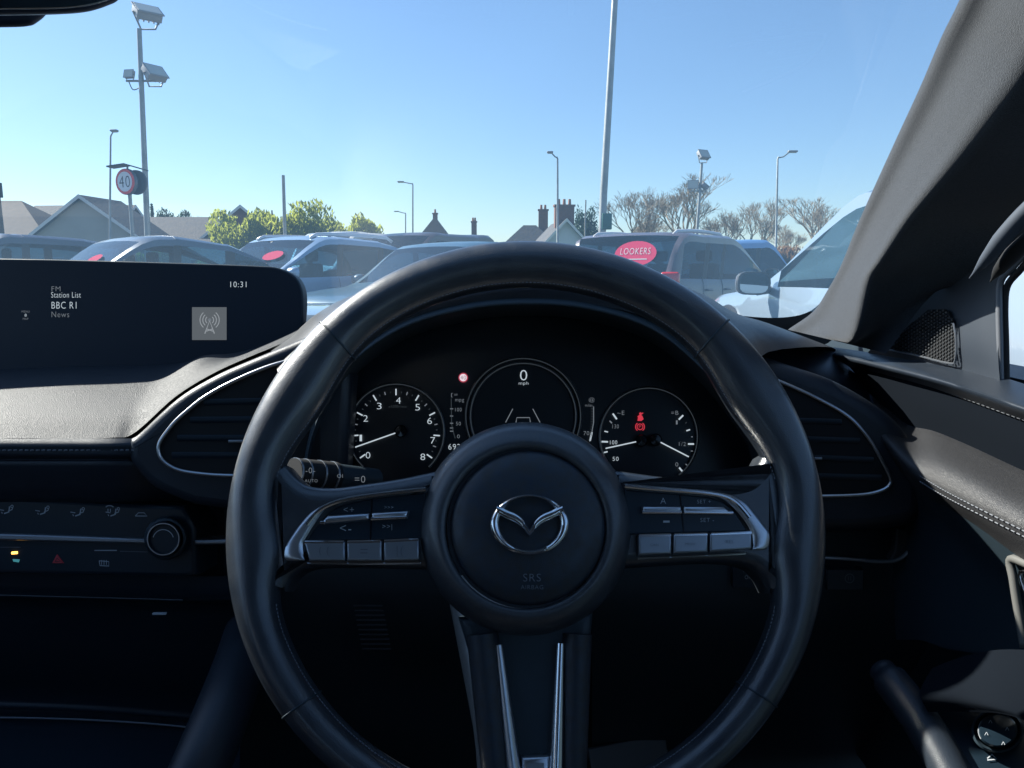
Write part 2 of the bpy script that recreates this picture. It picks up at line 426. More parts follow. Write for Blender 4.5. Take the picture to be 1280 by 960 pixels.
# column shroud
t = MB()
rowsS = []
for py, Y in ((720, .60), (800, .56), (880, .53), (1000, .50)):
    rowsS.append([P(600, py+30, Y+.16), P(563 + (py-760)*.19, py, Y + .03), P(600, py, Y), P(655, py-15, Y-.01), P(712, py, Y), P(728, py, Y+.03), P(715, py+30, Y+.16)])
t.surf(rowsS, mat('sunlit_cover_plastic', (.22, .22, .21), .32, bump=[('noise', 1400, .2, .0004)]), 5, 4); t.build('steering_column_cover', car, smooth=180)  # pale base colour paints in sunlight on what is black plastic
# stalks
SP = PL(P(400, 595, .56), radians(12))
t = MB(); t.tube([P(470, 600, .60), P(424, 597, .575), P(418, 596, .572)], [.009, .0105, .011], PLASTIC, 16)
t.tube([P(418, 596, .572), P(366, 592, .545)], .0115, RUBBER, 20)
for px in (366, 378, 396, 412): t.tube([P(px, 592+(px-366)*.08, .545+(px-366)*.0005), P(px+2.0, 592.3+(px-366)*.08, .546+(px-366)*.0005)], .0119, SATIND, 20)
SPK = PL(P(388, 594, .537), radians(5))
txt(t, SPK, 'AUTO', 389, 601, 16, MAT_DIM, .002); txt(t, SPK, '-0-', 388, 588, 12, MAT_DIM, .002); txt(t, SPK, '=0', 450, 599, 13, MAT_DIM, .004); txt(t, SPK, 'OI', 425, 595, 7, MAT_DIM, .004)
t.build('light_stalk', car)
t = MB(); t.tube([P(850, 618, .64), P(870, 613, .635), P(890, 607, .63), P(902, 604, .628)], [.007, .007, .006, .005], RUBBER, 16)
t.build('wiper_stalk', car)

# ---------------- instrument cluster
CP = PL(P(654, 520, .70), radians(14))
cl = MB()
cl.slab(CP, cr([(382, 625), (384, 560), (410, 480), (480, 420), (570, 385), (657, 376), (750, 384), (840, 420), (905, 480), (945, 560), (948, 625)], 5) + [(660, 640)], -.02, -.004, CLUSTM, .002)
cluster = cl.build('instrument_cluster', car)
def dialring(cx, cy, r, name='gauge_rim', w=1.6, m=MAT_FAINT, a0=0, a1=360):
    t = MB()
    if a1 - a0 >= 360: t.rev(CP, cx, cy, [(r-1.8, -.003), (r-1.2, .001), (r, .002), (r+1.4, .001), (r+2, -.003)], SATIND, 80)
    else: t.rev(CP, cx, cy, [(r-1.8, -.003), (r-1.2, .001), (r, .002), (r+1.4, .001), (r+2, -.003)], SATIND, 80, 1, radians(a0), radians(a1))
    line(t, CP, circ(cx, cy, r-.2, 80, 1, a0, a1), .9, m, .0024, closed=(a1-a0 >= 360))
    return t.build(name, cluster)
dialring(495, 540, 60, a0=133, a1=407)
dialring(811, 546, 61, a0=128, a1=412)
dialring(654, 520, 72); dialring(654, 520, 66, w=.8)
def needle(ax, ay, bx, by):
    t = MB(); line(t, CP, [(ax, ay), (bx, by)], 1.5, MAT_LIT, .004)
    d = Vector((ax-bx, ay-by)).normalized()
    t.rev(CP, ax + d.x*6, ay + d.y*6, [(8, 0), (8, .003), (6.5, .0045), (.2, .0048)], GLOSSB, 24)
    t.build('needle', cluster)
needle(495, 541, 444, 559); needle(796, 552, 757, 560.5); needle(825, 552.5, 861, 571)
# rev counter scale
t = MB()
for x, y, s in ((460, 569, '0'), (451, 547.5, '1'), (457, 523, '2'), (474, 507.5, '3'), (498, 500.5, '4'), (522, 509, '5'), (537, 526, '6'), (541, 550.5, '7'), (528.5, 571, '8')):
    txt(t, CP, s, x, y, 5.8 if s not in '1' else 3, MAT_LIT, .0006, 8)
for k in range(17):
    a = radians(145 + 250*k/16); big = k % 2 == 0
    r0, r1 = (47 if big else 49), (55 if big else 53)
    line(t, CP, [(495 + r0*cos(a), 541 + r0*sin(a)), (495 + r1*cos(a), 541 + r1*sin(a))], 1.6 if big else 1.2, MAT_LIT if big else MAT_DIM, .0007)
for k in range(33):
    a = radians(145 + 250*k/32)
    if k % 2: line(t, CP, [(495 + 50*cos(a), 541 + 50*sin(a)), (495 + 52*cos(a), 541 + 52*sin(a))], 1.0, MAT_FAINT, .0007)
txt(t, CP, 'x1000r/min', 497, 508, 22, MAT_FAINT, .0007, 3.6)
t.build('rev_counter_scale', cluster)
# speed display
t = MB()
txt(t, CP, '0', 654.5, 469, 9, MAT_LIT, .0006, 13); txt(t, CP, 'mph', 654.5, 479.5, 12, MAT_LIT, .0006, 5)
t.build('speed_display', cluster)
t = MB()
line(t, CP, [(632, 528), (641, 511)], 1, MAT_DIM, .0006); line(t, CP, [(675, 528), (666, 511)], 1, MAT_DIM, .0006)
line(t, CP, [(645, 528), (646, 522), (662, 522), (663, 528)], 1, MAT_DIM, .0006)
t.build('lane_display', cluster)
t = MB()
txt(t, CP, '[=', 568, 494, 8, MAT_DIM, .0006, 5); txt(t, CP, 'mpg', 574.5, 501, 11, MAT_DIM, .0006, 4.5)
for y, s in ((512, '100'), (529.5, '50'), (545.5, '0')): txt(t, CP, s, 573, y, 8 if s == '100' else (6 if s == '50' else 3.4), MAT_DIM, .0006, 4.5)
for y in (511, 520, 529, 535, 539): line(t, CP, [(562.5, y), (566.5, y)], 1, MAT_DIM)
line(t, CP, [(564, 498), (564.5, 530), (567, 541), (569, 548)], .9, MAT_FAINT)
txt(t, CP, '692', 568, 558.5, 15, MAT_LIT, .0006, 7)
t.build('fuel_economy_display', cluster)
t = MB(); t.rev(CP, 579, 472, [(.2, .0006), (4.6, .0006)], MAT_PINK, 24); t.rev(CP, 579, 472, [(4.6, .0008), (6.0, .0008)], MAT_REDRING, 24)
txt(t, CP, '40', 579, 472, 7, mat('limit_digits', (.02, .01, .02), .5), .0012, 5)
t.build('speed_limit_display', cluster)
t = MB(); txt(t, CP, '@', 739.5, 500, 7, MAT_DIM, .0006, 6); txt(t, CP, 'miles', 736, 506.5, 9, MAT_DIM, .0006, 3.5)
line(t, CP, [(742, 508), (742, 528), (739, 545), (737, 552)], 1, MAT_DIM)
for k in range(12): line(t, CP, [(738.5 - max(0, k-6)*.4, 511+3.2*k), (741.5 - max(0, k-6)*.5, 511+3.2*k)], .8, MAT_FAINT)
line(t, CP, [(740, 540), (737.5, 551)], 2, MAT_LIT); txt(t, CP, '70', 733, 541.5, 7, MAT_DIM, .0007, 5)
t.build('range_display', cluster)
for nm_, lo_, hi_ in (('temperature_scale', 0, 810), ('fuel_scale', 810, 2000)):
    t = MB()
    for x, y, w_t, w, m in ((769.5, 533, '130', 8, MAT_DIM), (767, 553, '100', 9, MAT_LIT), (769.5, 573.5, '50', 7.5, MAT_LIT), (776, 516, '~E', 9, MAT_DIM), (843.5, 516, '=B', 9, MAT_DIM), (846, 528, '1', 2, MAT_DIM), (853, 555, '1/2', 8.5, MAT_DIM), (846, 580.5, '0', 3.6, MAT_DIM)):
        if lo_ <= x < hi_: txt(t, CP, w_t, x, y, w, m, .0006, 5)
    for x0, y0, x1, y1, w, m in ((766, 517, 771, 524, 2, MAT_LIT), (762, 526, 765, 529, 1.6, MAT_DIM), (755.5, 539, 760, 540, 1.4, MAT_LIT), (752, 552, 760, 552.3, 2, MAT_LIT), (755, 565.7, 759.5, 564.5, 1.6, MAT_LIT),
            (848.5, 524.5, 854, 519, 2, MAT_LIT), (858, 538.5, 862.5, 537, 1.6, MAT_LIT), (860, 555, 867.5, 555, 2, MAT_LIT), (849, 584.5, 854, 590.5, 2, MAT_LIT), (856.5, 529, 858.5, 528, 1, MAT_FAINT), (864, 546, 866, 546, 1, MAT_DIM), (863.5, 563.8, 866, 563.8, 1, MAT_DIM), (857, 580, 859, 581.5, 1, MAT_DIM)):
        if lo_ <= x0 < hi_: line(t, CP, [(x0, y0), (x1, y1)], w, m, .0007)
    t.build(nm_, cluster)
t = MB(); t.rev(CP, 800.5, 517, [(.2, .0006), (1.6, .0006)], MAT_RED, 12); t.slab(CP, [(797, 526), (798, 520), (800.5, 518), (803, 520), (804.5, 524), (802, 526)], 0, .0008, MAT_RED, .0001)
line(t, CP, [(797, 521), (804, 516)], 1.2, MAT_RED); t.build('seat_belt_lamp', cluster)
t = MB(); line(t, CP, circ(800, 533.5, 3.6, 24), 1, MAT_RED, closed=True); txt(t, CP, 'P', 800, 533.5, 2.6, MAT_RED, .0007, 4)
line(t, CP, circ(800, 533.5, 5.6, 12, 1, 125, 235), 1, MAT_RED); line(t, CP, circ(800, 533.5, 5.6, 12, 1, -55, 55), 1, MAT_RED)
t.build('parking_brake_lamp', cluster)
# hood over the cluster
lip = [(378, 640), (381, 590), (395, 530), (432, 462), (500, 412), (580, 388), (657, 381), (735, 387), (815, 412), (878, 462), (925, 520), (950, 570), (955, 640)]
def hoodrow(k, dx, dy, Y): return [P(657 + (p[0]-657)*dx, p[1] + dy*max(0, (640-p[1])/260), Y) for p in lip]
hd = MB()
hd.surf([hoodrow(0, .955, 14, .715), hoodrow(1, .975, 8, .67), hoodrow(2, .995, 2, .628), hoodrow(3, 1.0, -3, .622), hoodrow(3, 1.01, -12, .63)], PLASTIC, 5, 4)
# leather top running forward to the windscreen
top_l = [(340, 440), (366, 424), (386, 407), (402, 396), (440, 378), (520, 352), (657, 330), (780, 342), (870, 372), (912, 396), (940, 415), (960, 440)]
top_b = [(330, 442), (360, 425), (378, 408), (396, 393), (432, 373), (515, 346), (657, 324), (785, 336), (872, 365), (918, 391), (960, 404), (1040, 434)]
def rowp(L, Y): return [P(p[0], p[1], Y) for p in L]
fr_ = hoodrow(3, 1.01, -12, .63)[1:]
hd.surf([rowp([(366, 520), (384, 500), (400, 480), (425, 455), (465, 425), (530, 395), (657, 377), (780, 388), (865, 425), (895, 455), (925, 485), (945, 510)], .626),
         rowp([(350, 475), (372, 455), (395, 440), (420, 425), (455, 405), (525, 375), (657, 350), (780, 365), (865, 395), (905, 425), (930, 450), (950, 470)], .632),
         rowp(top_l, .70), rowp(top_b, .80), rowp([(p[0], p[1]+14) for p in top_b], .98)], LEATHER, 5, 4)
hd.build('cluster_hood', car, smooth=180)

# ---------------- dashboard surfaces
dash = MB()
E = [(-260, 560), (-100, 552), (0, 548), (80, 548), (140, 547), (168, 541), (219, 496), (266, 467), (312, 446), (375, 420), (400, 408)]
T = [(-260, 462), (-100, 458), (0, 455), (80, 453), (190, 451), (240, 450), (275, 447), (312, 438), (345, 428), (382, 410), (404, 398)]
EY = [.645, .645, .645, .645, .645, .65, .665, .68, .70, .73, .74]
TY = [.85, .85, .85, .84, .84, .83, .82, .81, .80, .79, .79]
r0 = [P(p[0], p[1], y) for p, y in zip(T, TY)]
r3 = [P(p[0], p[1], y) for p, y in zip(E, EY)]
rm1 = [a.lerp(b, .45) + Vector((0, 0, .016 if i < 7 else .003)) for i, (a, b) in enumerate(zip(r0, r3))]
rm2 = [a.lerp(b, .82) + Vector((0, 0, .012 if i < 6 else .003)) for i, (a, b) in enumerate(zip(r0, r3))]
rb = [p + Vector((0, .12, -.02)) for p in r0]
dash.surf([rb, r0, rm1, rm2, r3], PADM, 6, 5)
# front roll and lower padded face, left of the wheel
low = []
for dy, Y in ((0, .645), (8, .640), (14, .640), (22, .640), (26, .646), (30, .642), (50, .645), (74, .652), (84, .675)):
    low.append([P(px, 548 + dy, Y + (0 if px < 200 else .03)) for px in (-260, -60, 80, 160, 240, 330, 420)])
dash.surf(low, LEATHER, 3, 3)
db = dash.build('dashboard', car, smooth=180)
# stitching on the pad
t = MB(); x = -60
while x < 165:
    for y, h in ((563, .0), ):
        t.tube([P(x, y, .6385), P(x+4.2, y-.4, .6385)], .0006, THREAD, 5)
    x += 7
t.build('stitching', db)
# dash top to the windscreen
t = MB()
t.surf([rowp([(-700, 470), (-200, 452), (0, 440), (300, 430), (430, 425)], .84), rowp([(-800, 420), (-200, 412), (0, 406), (300, 402), (440, 396)], .92), rowp([(-900, 405), (-200, 400), (0, 397), (300, 394.5), (460, 393)], 1.0)], PLASTIC, 4, 4)
t.build('dashboard_top', car, smooth=180)
# left wing round the side vent
VL = PL(P(300, 540, .655), radians(8), radians(4))
t = MB()
wingL = cr([(160, 549), (172, 541), (219, 498), (266, 469.5), (312, 449), (375, 423), (402, 410)], 5) + [(440, 470), (430, 640), (300, 640)] + cr([(240, 632), (190, 610), (162, 580), (158, 560)], 4)
t.slab(VL, wingL, -.03, .010, LEATHER, .009, steps=5)
t.build('vent_surround', db, smooth=60)
ventL = cr([(400, 444), (353, 453), (318, 465), (281, 482), (255, 497), (237, 511), (220, 526), (209, 539), (200, 552), (198, 563), (204, 576), (222, 587), (250, 592), (290, 594.5), (400, 596)], 5)
def vent(pl, outl, closepts, slats, tab, hb):
    v = MB(); v.slab(pl, outl + closepts, .0, hb + .001, RUBBER, .001); vo = v.build('air_vent', car)
    t = MB(); t.tube([pl.px(p[0], p[1], hb + .003) for p in outl], .0016, SATIN, 8); t.build('vent_trim', vo)
    for a, b in slats:
        t = MB(); q = [pl.px(*a, hb+.0016), pl.px(*b, hb+.0016)]
        t.tube(q, .0011, PANELM, 6, flat=2.5); t.build('vent_slat', vo)
    t = MB(); t.slab(pl, tab, hb, hb + .006, SATIND, .001); t.build('vent_tab', vo)
vent(VL, ventL, [], [((255, 503), (380, 500)), ((238, 525), (360, 524)), ((222, 547.5), (345, 547.5)), ((215, 569), (340, 569))], [(285, 550), (305, 550), (305, 553.5), (285, 553.5)], .0105)
# right wing
VR = PL(P(1050, 560, .70), radians(8), radians(-14))
t = MB()
wingR = cr([(905, 425), (935, 437), (985, 455), (1040, 474), (1092, 503), (1130, 535), (1152, 575), (1160, 620), (1150, 652), (1110, 664), (1050, 668), (930, 668)], 5)
t.slab(VR, wingR, -.05, .012, LEATHER, .014, steps=6)
t.build('vent_surround', db, smooth=60)
ventR = cr([(955, 470), (975, 477), (1020, 497), (1060, 520), (1085, 547), (1103, 577), (1112, 595), (1113, 604), (1104, 612), (1080, 618), (1030, 620), (960, 620)], 5)
vent(VR, ventR, [], [((1000, 526), (1052, 527.5)), ((1008, 549), (1075, 551)), ((1014, 572), (1092, 575)), ((1018, 595), (1102, 597))], [(1018, 571.5), (1028, 571.5), (1028, 575), (1018, 575)], .0125)
# dash right end between hood and door
t = MB()
t.surf([rowp([(870, 385), (912, 396), (962, 409), (1008, 424), (1046, 437), (1075, 450)], .93),
        rowp([(875, 386), (915, 397), (963, 411), (1008, 427), (1047, 441), (1078, 456)], .865),
        rowp([(880, 392), (920, 404), (966, 418), (1010, 434), (1050, 449), (1085, 465)], .852),
        rowp([(890, 425), (930, 438), (975, 452), (1030, 470), (1085, 500), (1128, 535)], .80),
        rowp([(890, 500), (930, 500), (1000, 520), (1060, 560), (1120, 590), (1168, 610)], .78),
        rowp([(890, 660), (930, 660), (1000, 660), (1060, 660), (1120, 660), (1190, 660)], .78)], LEATHER, 5, 5)
t.build('dashboard_end', db, smooth=180)
t = MB()
t.surf([rowp([(700, 372), (800, 376), (880, 386), (930, 395), (975, 397), (1008, 391), (1030, 374), (1052, 345), (1072, 305)], .955), rowp([(700, 400), (800, 400), (880, 405), (930, 412), (975, 425), (1015, 434), (1040, 425), (1062, 395), (1085, 350)], .950)], RUBBER, 4, 2)
t.build('windscreen_border', car, smooth=180)
# lower dash right of the column
t = MB()
t.surf([rowp([(740, 600), (850, 640), (960, 655), (1060, 662), (1180, 655)], .72), rowp([(740, 690), (850, 700), (960, 700), (1060, 706), (1180, 706)], .715),
        rowp([(740, 760), (850, 760), (960, 770), (1060, 770), (1180, 770)], .72), rowp([(740, 850), (850, 850), (960, 860), (1060, 860), (1180, 860)], .78), rowp([(740, 1000), (850, 1000), (960, 1000), (1060, 1000), (1180, 1000)], .95)], PLASTIC, 4, 4)
t.surf([rowp([(280, 590), (330, 600), (420, 610), (500, 620), (640, 640)], .715), rowp([(280, 700), (330, 700), (420, 700), (500, 700), (640, 700)], .715), rowp([(280, 780), (330, 780), (420, 780), (500, 780), (640, 780)], .73), rowp([(280, 1000), (330, 1000), (420, 1000), (500, 1000), (640, 1000)], .9)], PLASTIC, 4, 4)
LD = PL(P(1060, 700, .70), radians(3), radians(-6))
t.build('lower_dashboard', car, smooth=180)
t = MB()
for k in range(10): line(t, PL(P(460, 790, .70), radians(10)), [(442+k*1.2, 757+k*6), (478+k*1.2, 757+k*6)], 2.0, HUBM, .001)
t.build('knee_vent', car)
t = MB(); t.tube([LD.px(*p, .012) for p in cr([(1030, 697), (1065, 699), (1100, 702), (1124, 699), (1140, 683), (1146, 662)], 5)], .0018, SATIND, 8)
t.slab(LD, [(1112, 700), (1118, 690), (1122, 660), (1130, 663), (1138, 655), (1151, 660), (1146, 685), (1134, 702), (1118, 705)], -.0, .010, mat('handle_grey', (.055, .06, .065), .5), .002)
t.build('glove_tray', car)
t = MB(); t.slab(LD, [(1034, 712), (1080, 712), (1080, 738), (1034, 738)], -.004, .006, PANELM, .001); line(t, LD, circ(1062, 723, 5.5, 24), 1, PRINTD, .0066, closed=True); txt(t, LD, 'II', 1062, 723, 3.6, PRINTD, .0066, 5)
t.build('dash_button', car)
t = MB(); t.slab(LD, [(916, 706), (962, 706), (958, 736), (916, 735)], -.004, .006, PANELM, .001); txt(t, LD, 'i-stop', 937, 714, 16, PRINT, .0066, 5.5); txt(t, LD, 'OFF', 936, 721.5, 10, PRINT, .0066, 5)
t.build('dash_button', car)

# ---------------- infotainment screen
IS = PL(P(150, 390, .80), radians(4), radians(1.5))
t = MB()
out = cr([(-150, 345), (-140, 325), (-110, 322), (0, 323), (120, 325.5), (250, 329.5), (320, 332), (348, 335), (368, 345), (377, 360), (379, 380), (377, 410), (372, 470)], 5) + [(350, 476), (-150, 476)]
t.slab(IS, out, -.018, 0, SCREENM, .0018, mside=PLASTIC)
scr = t.build('infotainment_screen', car, smooth=30)
t = MB()
txt(t, IS, 'FM', 70, 361, 11, MAT_DIM, .0006, 6); txt(t, IS, 'Station List', 82.5, 368.5, 37, MAT_LIT, .0006, 7); txt(t, IS, 'BBC R1', 80, 381.5, 31, MAT_LIT, .0006, 8.5); txt(t, IS, 'News', 75.5, 393, 22, MAT_DIM, .0006, 7)
t.build('station_text', scr)
t = MB(); txt(t, IS, '10:31', 298, 355.5, 20, MAT_LIT, .0006, 7); t.build('clock_text', scr)
t = MB(); txt(t, IS, 'MENU', 32, 389.5, 10, MAT_DIM, .0006, 2.6); txt(t, IS, '8', 32, 394, 2.5, MAT_LIT, .0006, 3.4); txt(t, IS, 'MAP', 32, 398.5, 7, MAT_DIM, .0006, 2.6); t.build('menu_icon', scr)
tile = mat('icon_tile', (0, 0, 0), .4, emit=(.30, .34, .38), es=.15)
t = MB(); t.slab(IS, [(240, 384), (283, 384), (283, 425), (240, 425)], 0, .0006, tile, .0001)
for r in (5, 8.5, 12):
    line(t, IS, circ(262, 400, r, 12, 1, 130, 230), 1.1, MAT_ICON, .0014); line(t, IS, circ(262, 400, r, 12, 1, -50, 50), 1.1, MAT_ICON, .0014)
line(t, IS, [(256, 417), (262, 401), (268, 417)], 1.4, MAT_ICON, .0014); line(t, IS, [(258, 411), (266, 414)], 1.1, MAT_ICON, .0016); line(t, IS, [(266, 411), (258, 414)], 1.1, MAT_ICON, .0018)
t.rev(IS, 262, 400, [(.1, .001), (2.2, .001)], MAT_DIM, 12)
t.build('radio_icon', scr)

# ---------------- climate panel and centre stack
KP = PL(P(120, 680, .655), radians(10))
t = MB()
t.slab(KP, cr([(-260, 626), (-60, 621), (60, 624), (170, 630), (230, 632)], 4) + [(245, 660), (245, 720), (225, 722), (-260, 712)], -.05, .0, PANELM, .004)
cp = t.build('climate_panel', car)
t = MB(); t.slab(KP, cr([(-260, 664), (-60, 666), (60, 669), (188, 674)], 4) + cr([(186, 680), (60, 677), (-60, 674), (-260, 672)], 4), 0, .004, SATIND, .0016); t.build('silver_strip', cp)
t = MB(); t.slab(KP, cr([(242, 675), (262, 675), (300, 673)], 4) + cr([(300, 680), (262, 681), (242, 681)], 4), -.02, .004, SATIND, .0016); t.build('silver_strip', cp)
t = MB(); t.rev(KP, 207, 673, [(27, 0), (27, .008), (25, .012), (22, .013)], PLASTIC, 48); t.rev(KP, 204, 674, [(22.5, .010), (22.5, .018), (20.5, .0205), (18.5, .0205), (17.5, .018), (.2, .018)], PANELM, 48)
t.rev(KP, 204, 674, [(20.9, .0202), (20.2, .0212), (19.2, .0212), (18.6, .0202)], SATIN, 48)
line(t, KP, circ(204, 675, 13, 24, 1, 195, 345), 1, PRINT, .0186)
t.build('rotary_knob', cp, smooth=40)
t = MB()
def face_icon(x, y, arrow=True, wave=False):
    line(t, KP, [(x+4, y-5), (x+3, y+2), (x-3, y+4)], 1.6, PRINT, .0005); line(t, KP, circ(x+7, y-5, 1.6, 8), 1, PRINT, .0005, closed=True)
    line(t, KP, [(x+2, y+1), (x+7, y-1), (x+8, y-4)], 1.2, PRINT, .0005)
    line(t, KP, [(x-9, y-1), (x-3, y)], 1, PRINT, .0005); line(t, KP, [(x-6, y+2), (x-5, y+4)], 1, PRINT, .0005)
    if wave: line(t, KP, circ(x-4, y-6, 5, 10, .6, 200, 340), 1.2, PRINT, .0005); line(t, KP, [(x-6, y-5), (x-6, y-1)], .9, PRINT, .0005); line(t, KP, [(x-3, y-5), (x-3, y-1)], .9, PRINT, .0005)
face_icon(8, 638); face_icon(53, 639); face_icon(97, 641); face_icon(141, 641, wave=True)
line(t, KP, [(169, 645), (173, 641), (180, 641), (184, 645), (169, 645)], 1, PRINT, .0005)
line(t, KP, [(-260, 684), (26, 684)], .8, PRINTD, .0005); line(t, KP, [(118, 688), (146, 688)], 1, PRINT, .0005); line(t, KP, [(150, 689), (185, 690)], .8, PRINTD, .0005)
t.build('climate_icon', cp)
t = MB(); t.slab(KP, [(14, 690), (21, 689.5), (21, 692.5), (14, 693)], 0, .0012, MAT_AMBER, .0003); t.slab(KP, [(15.5, 699), (24, 699.5), (23, 703), (16.5, 702)], 0, .0008, MAT_TEAL, .0002)
t.build('air_conditioning_button', cp)
t = MB(); t.slab(KP, [(65, 704), (71, 693), (79.5, 704)], 0, .0010, PRINTR, .0003); line(t, KP, [(69, 702), (71.7, 697), (75.5, 702), (69, 702)], .8, PANELM, .0014); t.build('hazard_button', cp)
t = MB(); line(t, KP, [(124, 701), (136, 702), (136, 707.5), (125, 707), (124, 701)], 1, PRINT, .0005)
for k in range(3): line(t, KP, [(127+3*k, 700), (127+3*k, 706)], .8, PRINT, .0005)
t.build('defrost_button', cp)
# lower stack
for yy, Yq in ((716, .662), (746, .664)):
    t = MB(); t.tube([P(p[0], p[1], Yq) for p in cr([(-100, yy-4), (0, yy-2), (120, yy+1), (228, yy+4)], 4)], .0005, SATIND, 5); t.build('panel_seam', cp)
t = MB()
t.surf([rowp([(-260, 708), (0, 714), (120, 717), (228, 720), (300, 720)], .665), rowp([(-260, 738), (0, 744), (120, 747), (228, 750), (300, 750)], .668), rowp([(-260, 760), (0, 765), (120, 765), (228, 768), (300, 768)], .70),
        rowp([(-260, 870), (0, 875), (120, 880), (228, 888), (300, 893)], .74), rowp([(-260, 890), (0, 899), (120, 902), (228, 909), (300, 913)], .70), rowp([(-260, 1020), (0, 1020), (120, 1020), (228, 1020), (300, 1020)], .60)], PANELM, 4, 4)
cs = t.build('centre_console', car, smooth=180)
t = MB(); t.tube([P(p[0], p[1]-1, .697) for p in cr([(-100, 899), (0, 898), (90, 900), (180, 905), (245, 911)], 4)], .0009, SATIND, 6); t.build('console_trim', cs)
t = MB(); t.slab(PL(P(198, 768, .66)), [(190, 767), (207, 767), (207, 769), (190, 769)], 0, .003, PRINT, .0005); t.build('usb_slot', cs)
t = MB(); t.tube([P(p[0], p[1], p[2]) for p in cr([(312, 790, .66), (300, 830, .62), (278, 890, .57), (250, 960, .53), (215, 1040, .50)], 5)], .022, LEATHER, 20); t.build('knee_pad', cs, smooth=180)
# pedal plate
t = MB(); pp = PL(P(785, 938, .85), radians(30)); t.slab(pp, [(735, 936), (831, 916), (838, 956), (742, 985)], -.01, 0, CARD, .002); t.build('pedal', car)

# ---------------- windscreen pillar and surroundings
LE = [(1290, -260, .36), (1240, -100, .44), (1200, 0, .50), (1177, 47, .535), (1150, 110, .58), (1122, 170, .63), (1090, 240, .69), (1070, 285, .74), (1052, 330, .79), (1036, 360, .83), (1016, 390, .88), (985, 412, .93)]
MX = [1450, 1370, 1318, 1290, 1246, 1206, 1160, 1130, 1102, 1085, 1068, 1052]
RX = [1760, 1620, 1520, 1470, 1420, 1375, 1330, 1300, 1265, 1228, 1168, 1108]
RYp = [-180, -20, 90, 130, 185, 225, 258, 285, 322, 350, 366, 442]
rows = []
for (lx, ly, Y), mx, rx, ry in zip(LE, MX, RX, RYp):
    a = P(lx, ly, Y); back = P(lx+10, ly, Y + .05)
    my = ly + (ry-ly)*.35 if ly < 380 else 432
    if ly >= 380: my = ly + (432-ly)*.8
    q1 = P(lx + (mx-lx)*.28, ly + (my-ly)*.28, Y*.96); q2 = P(lx + (mx-lx)*.65, ly + (my-ly)*.65, Y*.90)
    m_ = P(mx, my, Y*.86); m2 = P(mx + (rx-mx)*.3, my + (ry-my)*.3, Y*.85); e_ = P(rx, ry, Y*.83 if lx > 1060 else Y*.80)
    rows.append([back, a, q1, q2, m_, m2, e_])
t = MB(); t.surf(rows, FABRIC, 5, 4); t.build('windscreen_pillar', car, smooth=180)
# door frame roof rail strip (lighter) and seal
t = MB(); t.tube([P(*p) for p in cr([(1470, 110, .42), (1350, 205, .455), (1290, 258, .485), (1258, 292, .50), (1232, 325, .515), (1212, 348, .53)], 4)], [.0055]*14 + [.005, .0045, .004, .003, .002, .001, .0005], RAILM, 14); t.build('roof_rail_trim', car, smooth=180)
t = MB(); t.tube([P(*p) for p in cr([(1500, 150, .42), (1370, 240, .46), (1310, 282, .485), (1272, 312, .505), (1250, 336, .52), (1238, 352, .54)], 4)], [.0055]*14 + [.005, .0045, .004, .003, .002, .001, .0005], RUBBER, 14); t.build('door_seal', car, smooth=180)

# ---------------- driver's door
def dr(L, xs):
    return [D(p[0], p[1], x) for p, x in zip(L, xs)]
door = MB()
X = lambda v: [v]*8
cols_ = 8
R0 = [(1042, 434), (1070, 438), (1110, 444), (1160, 450), (1200, 456), (1262, 474), (1330, 497), (1500, 560)]
R1 = [(1040, 439), (1070, 444), (1110, 452), (1160, 464), (1200, 476), (1262, 496), (1330, 520), (1500, 590)]
R1b = [(1042, 446), (1072, 452), (1112, 462), (1160, 474), (1205, 487), (1265, 508), (1332, 532), (1500, 605)]
R2 = [(1062, 459), (1085, 463), (1120, 472), (1160, 483), (1205, 499), (1265, 521), (1335, 546), (1500, 622)]
R3 = [(1068, 466), (1092, 478), (1125, 495), (1165, 510), (1210, 525), (1268, 550), (1340, 580), (1500, 670)]
R4 = [(1085, 490), (1108, 510), (1135, 531), (1165, 538), (1205, 554), (1272, 585), (1345, 618), (1500, 715)]
R5 = [(1090, 496), (1112, 518), (1138, 540), (1168, 548), (1208, 565), (1274, 596), (1346, 630), (1500, 725)]
R6 = [(1095, 520), (1118, 545), (1142, 568), (1172, 580), (1210, 598), (1276, 632), (1348, 668), (1500, 770)]
R7 = [(1100, 545), (1125, 575), (1150, 598), (1178, 615), (1214, 634), (1278, 666), (1350, 702), (1500, 810)]
R8 = [(1105, 560), (1130, 592), (1158, 620), (1185, 635), (1222, 658), (1280, 700), (1350, 735), (1500, 850)]
R9 = [(1110, 600), (1140, 625), (1170, 660), (1200, 690), (1235, 720), (1285, 760), (1350, 800), (1500, 900)]
R10 = [(1120, 800), (1150, 800), (1180, 810), (1210, 815), (1240, 820), (1290, 830), (1350, 850), (1500, 950)]
door.surf([dr(R0, X(.392)), dr(R1, X(.366)), dr(R1b, X(.358)), dr(R2, X(.3715))], LEATHER, 4, 4)
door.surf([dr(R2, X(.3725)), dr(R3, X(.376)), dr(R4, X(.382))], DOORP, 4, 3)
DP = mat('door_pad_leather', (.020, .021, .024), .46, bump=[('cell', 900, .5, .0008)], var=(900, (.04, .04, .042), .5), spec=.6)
door.surf([dr(R4, X(.3822)), dr(R5, X(.372)), dr(R6, X(.345)), dr(R7, X(.335)), dr(R8, X(.345))], DP, 4, 5)
door.surf([dr(R8, X(.3455)), dr(R9, X(.366)), dr(R10, X(.366))], PLASTIC, 4, 4)
dO = door.build('door', car, smooth=60)
t = MB()
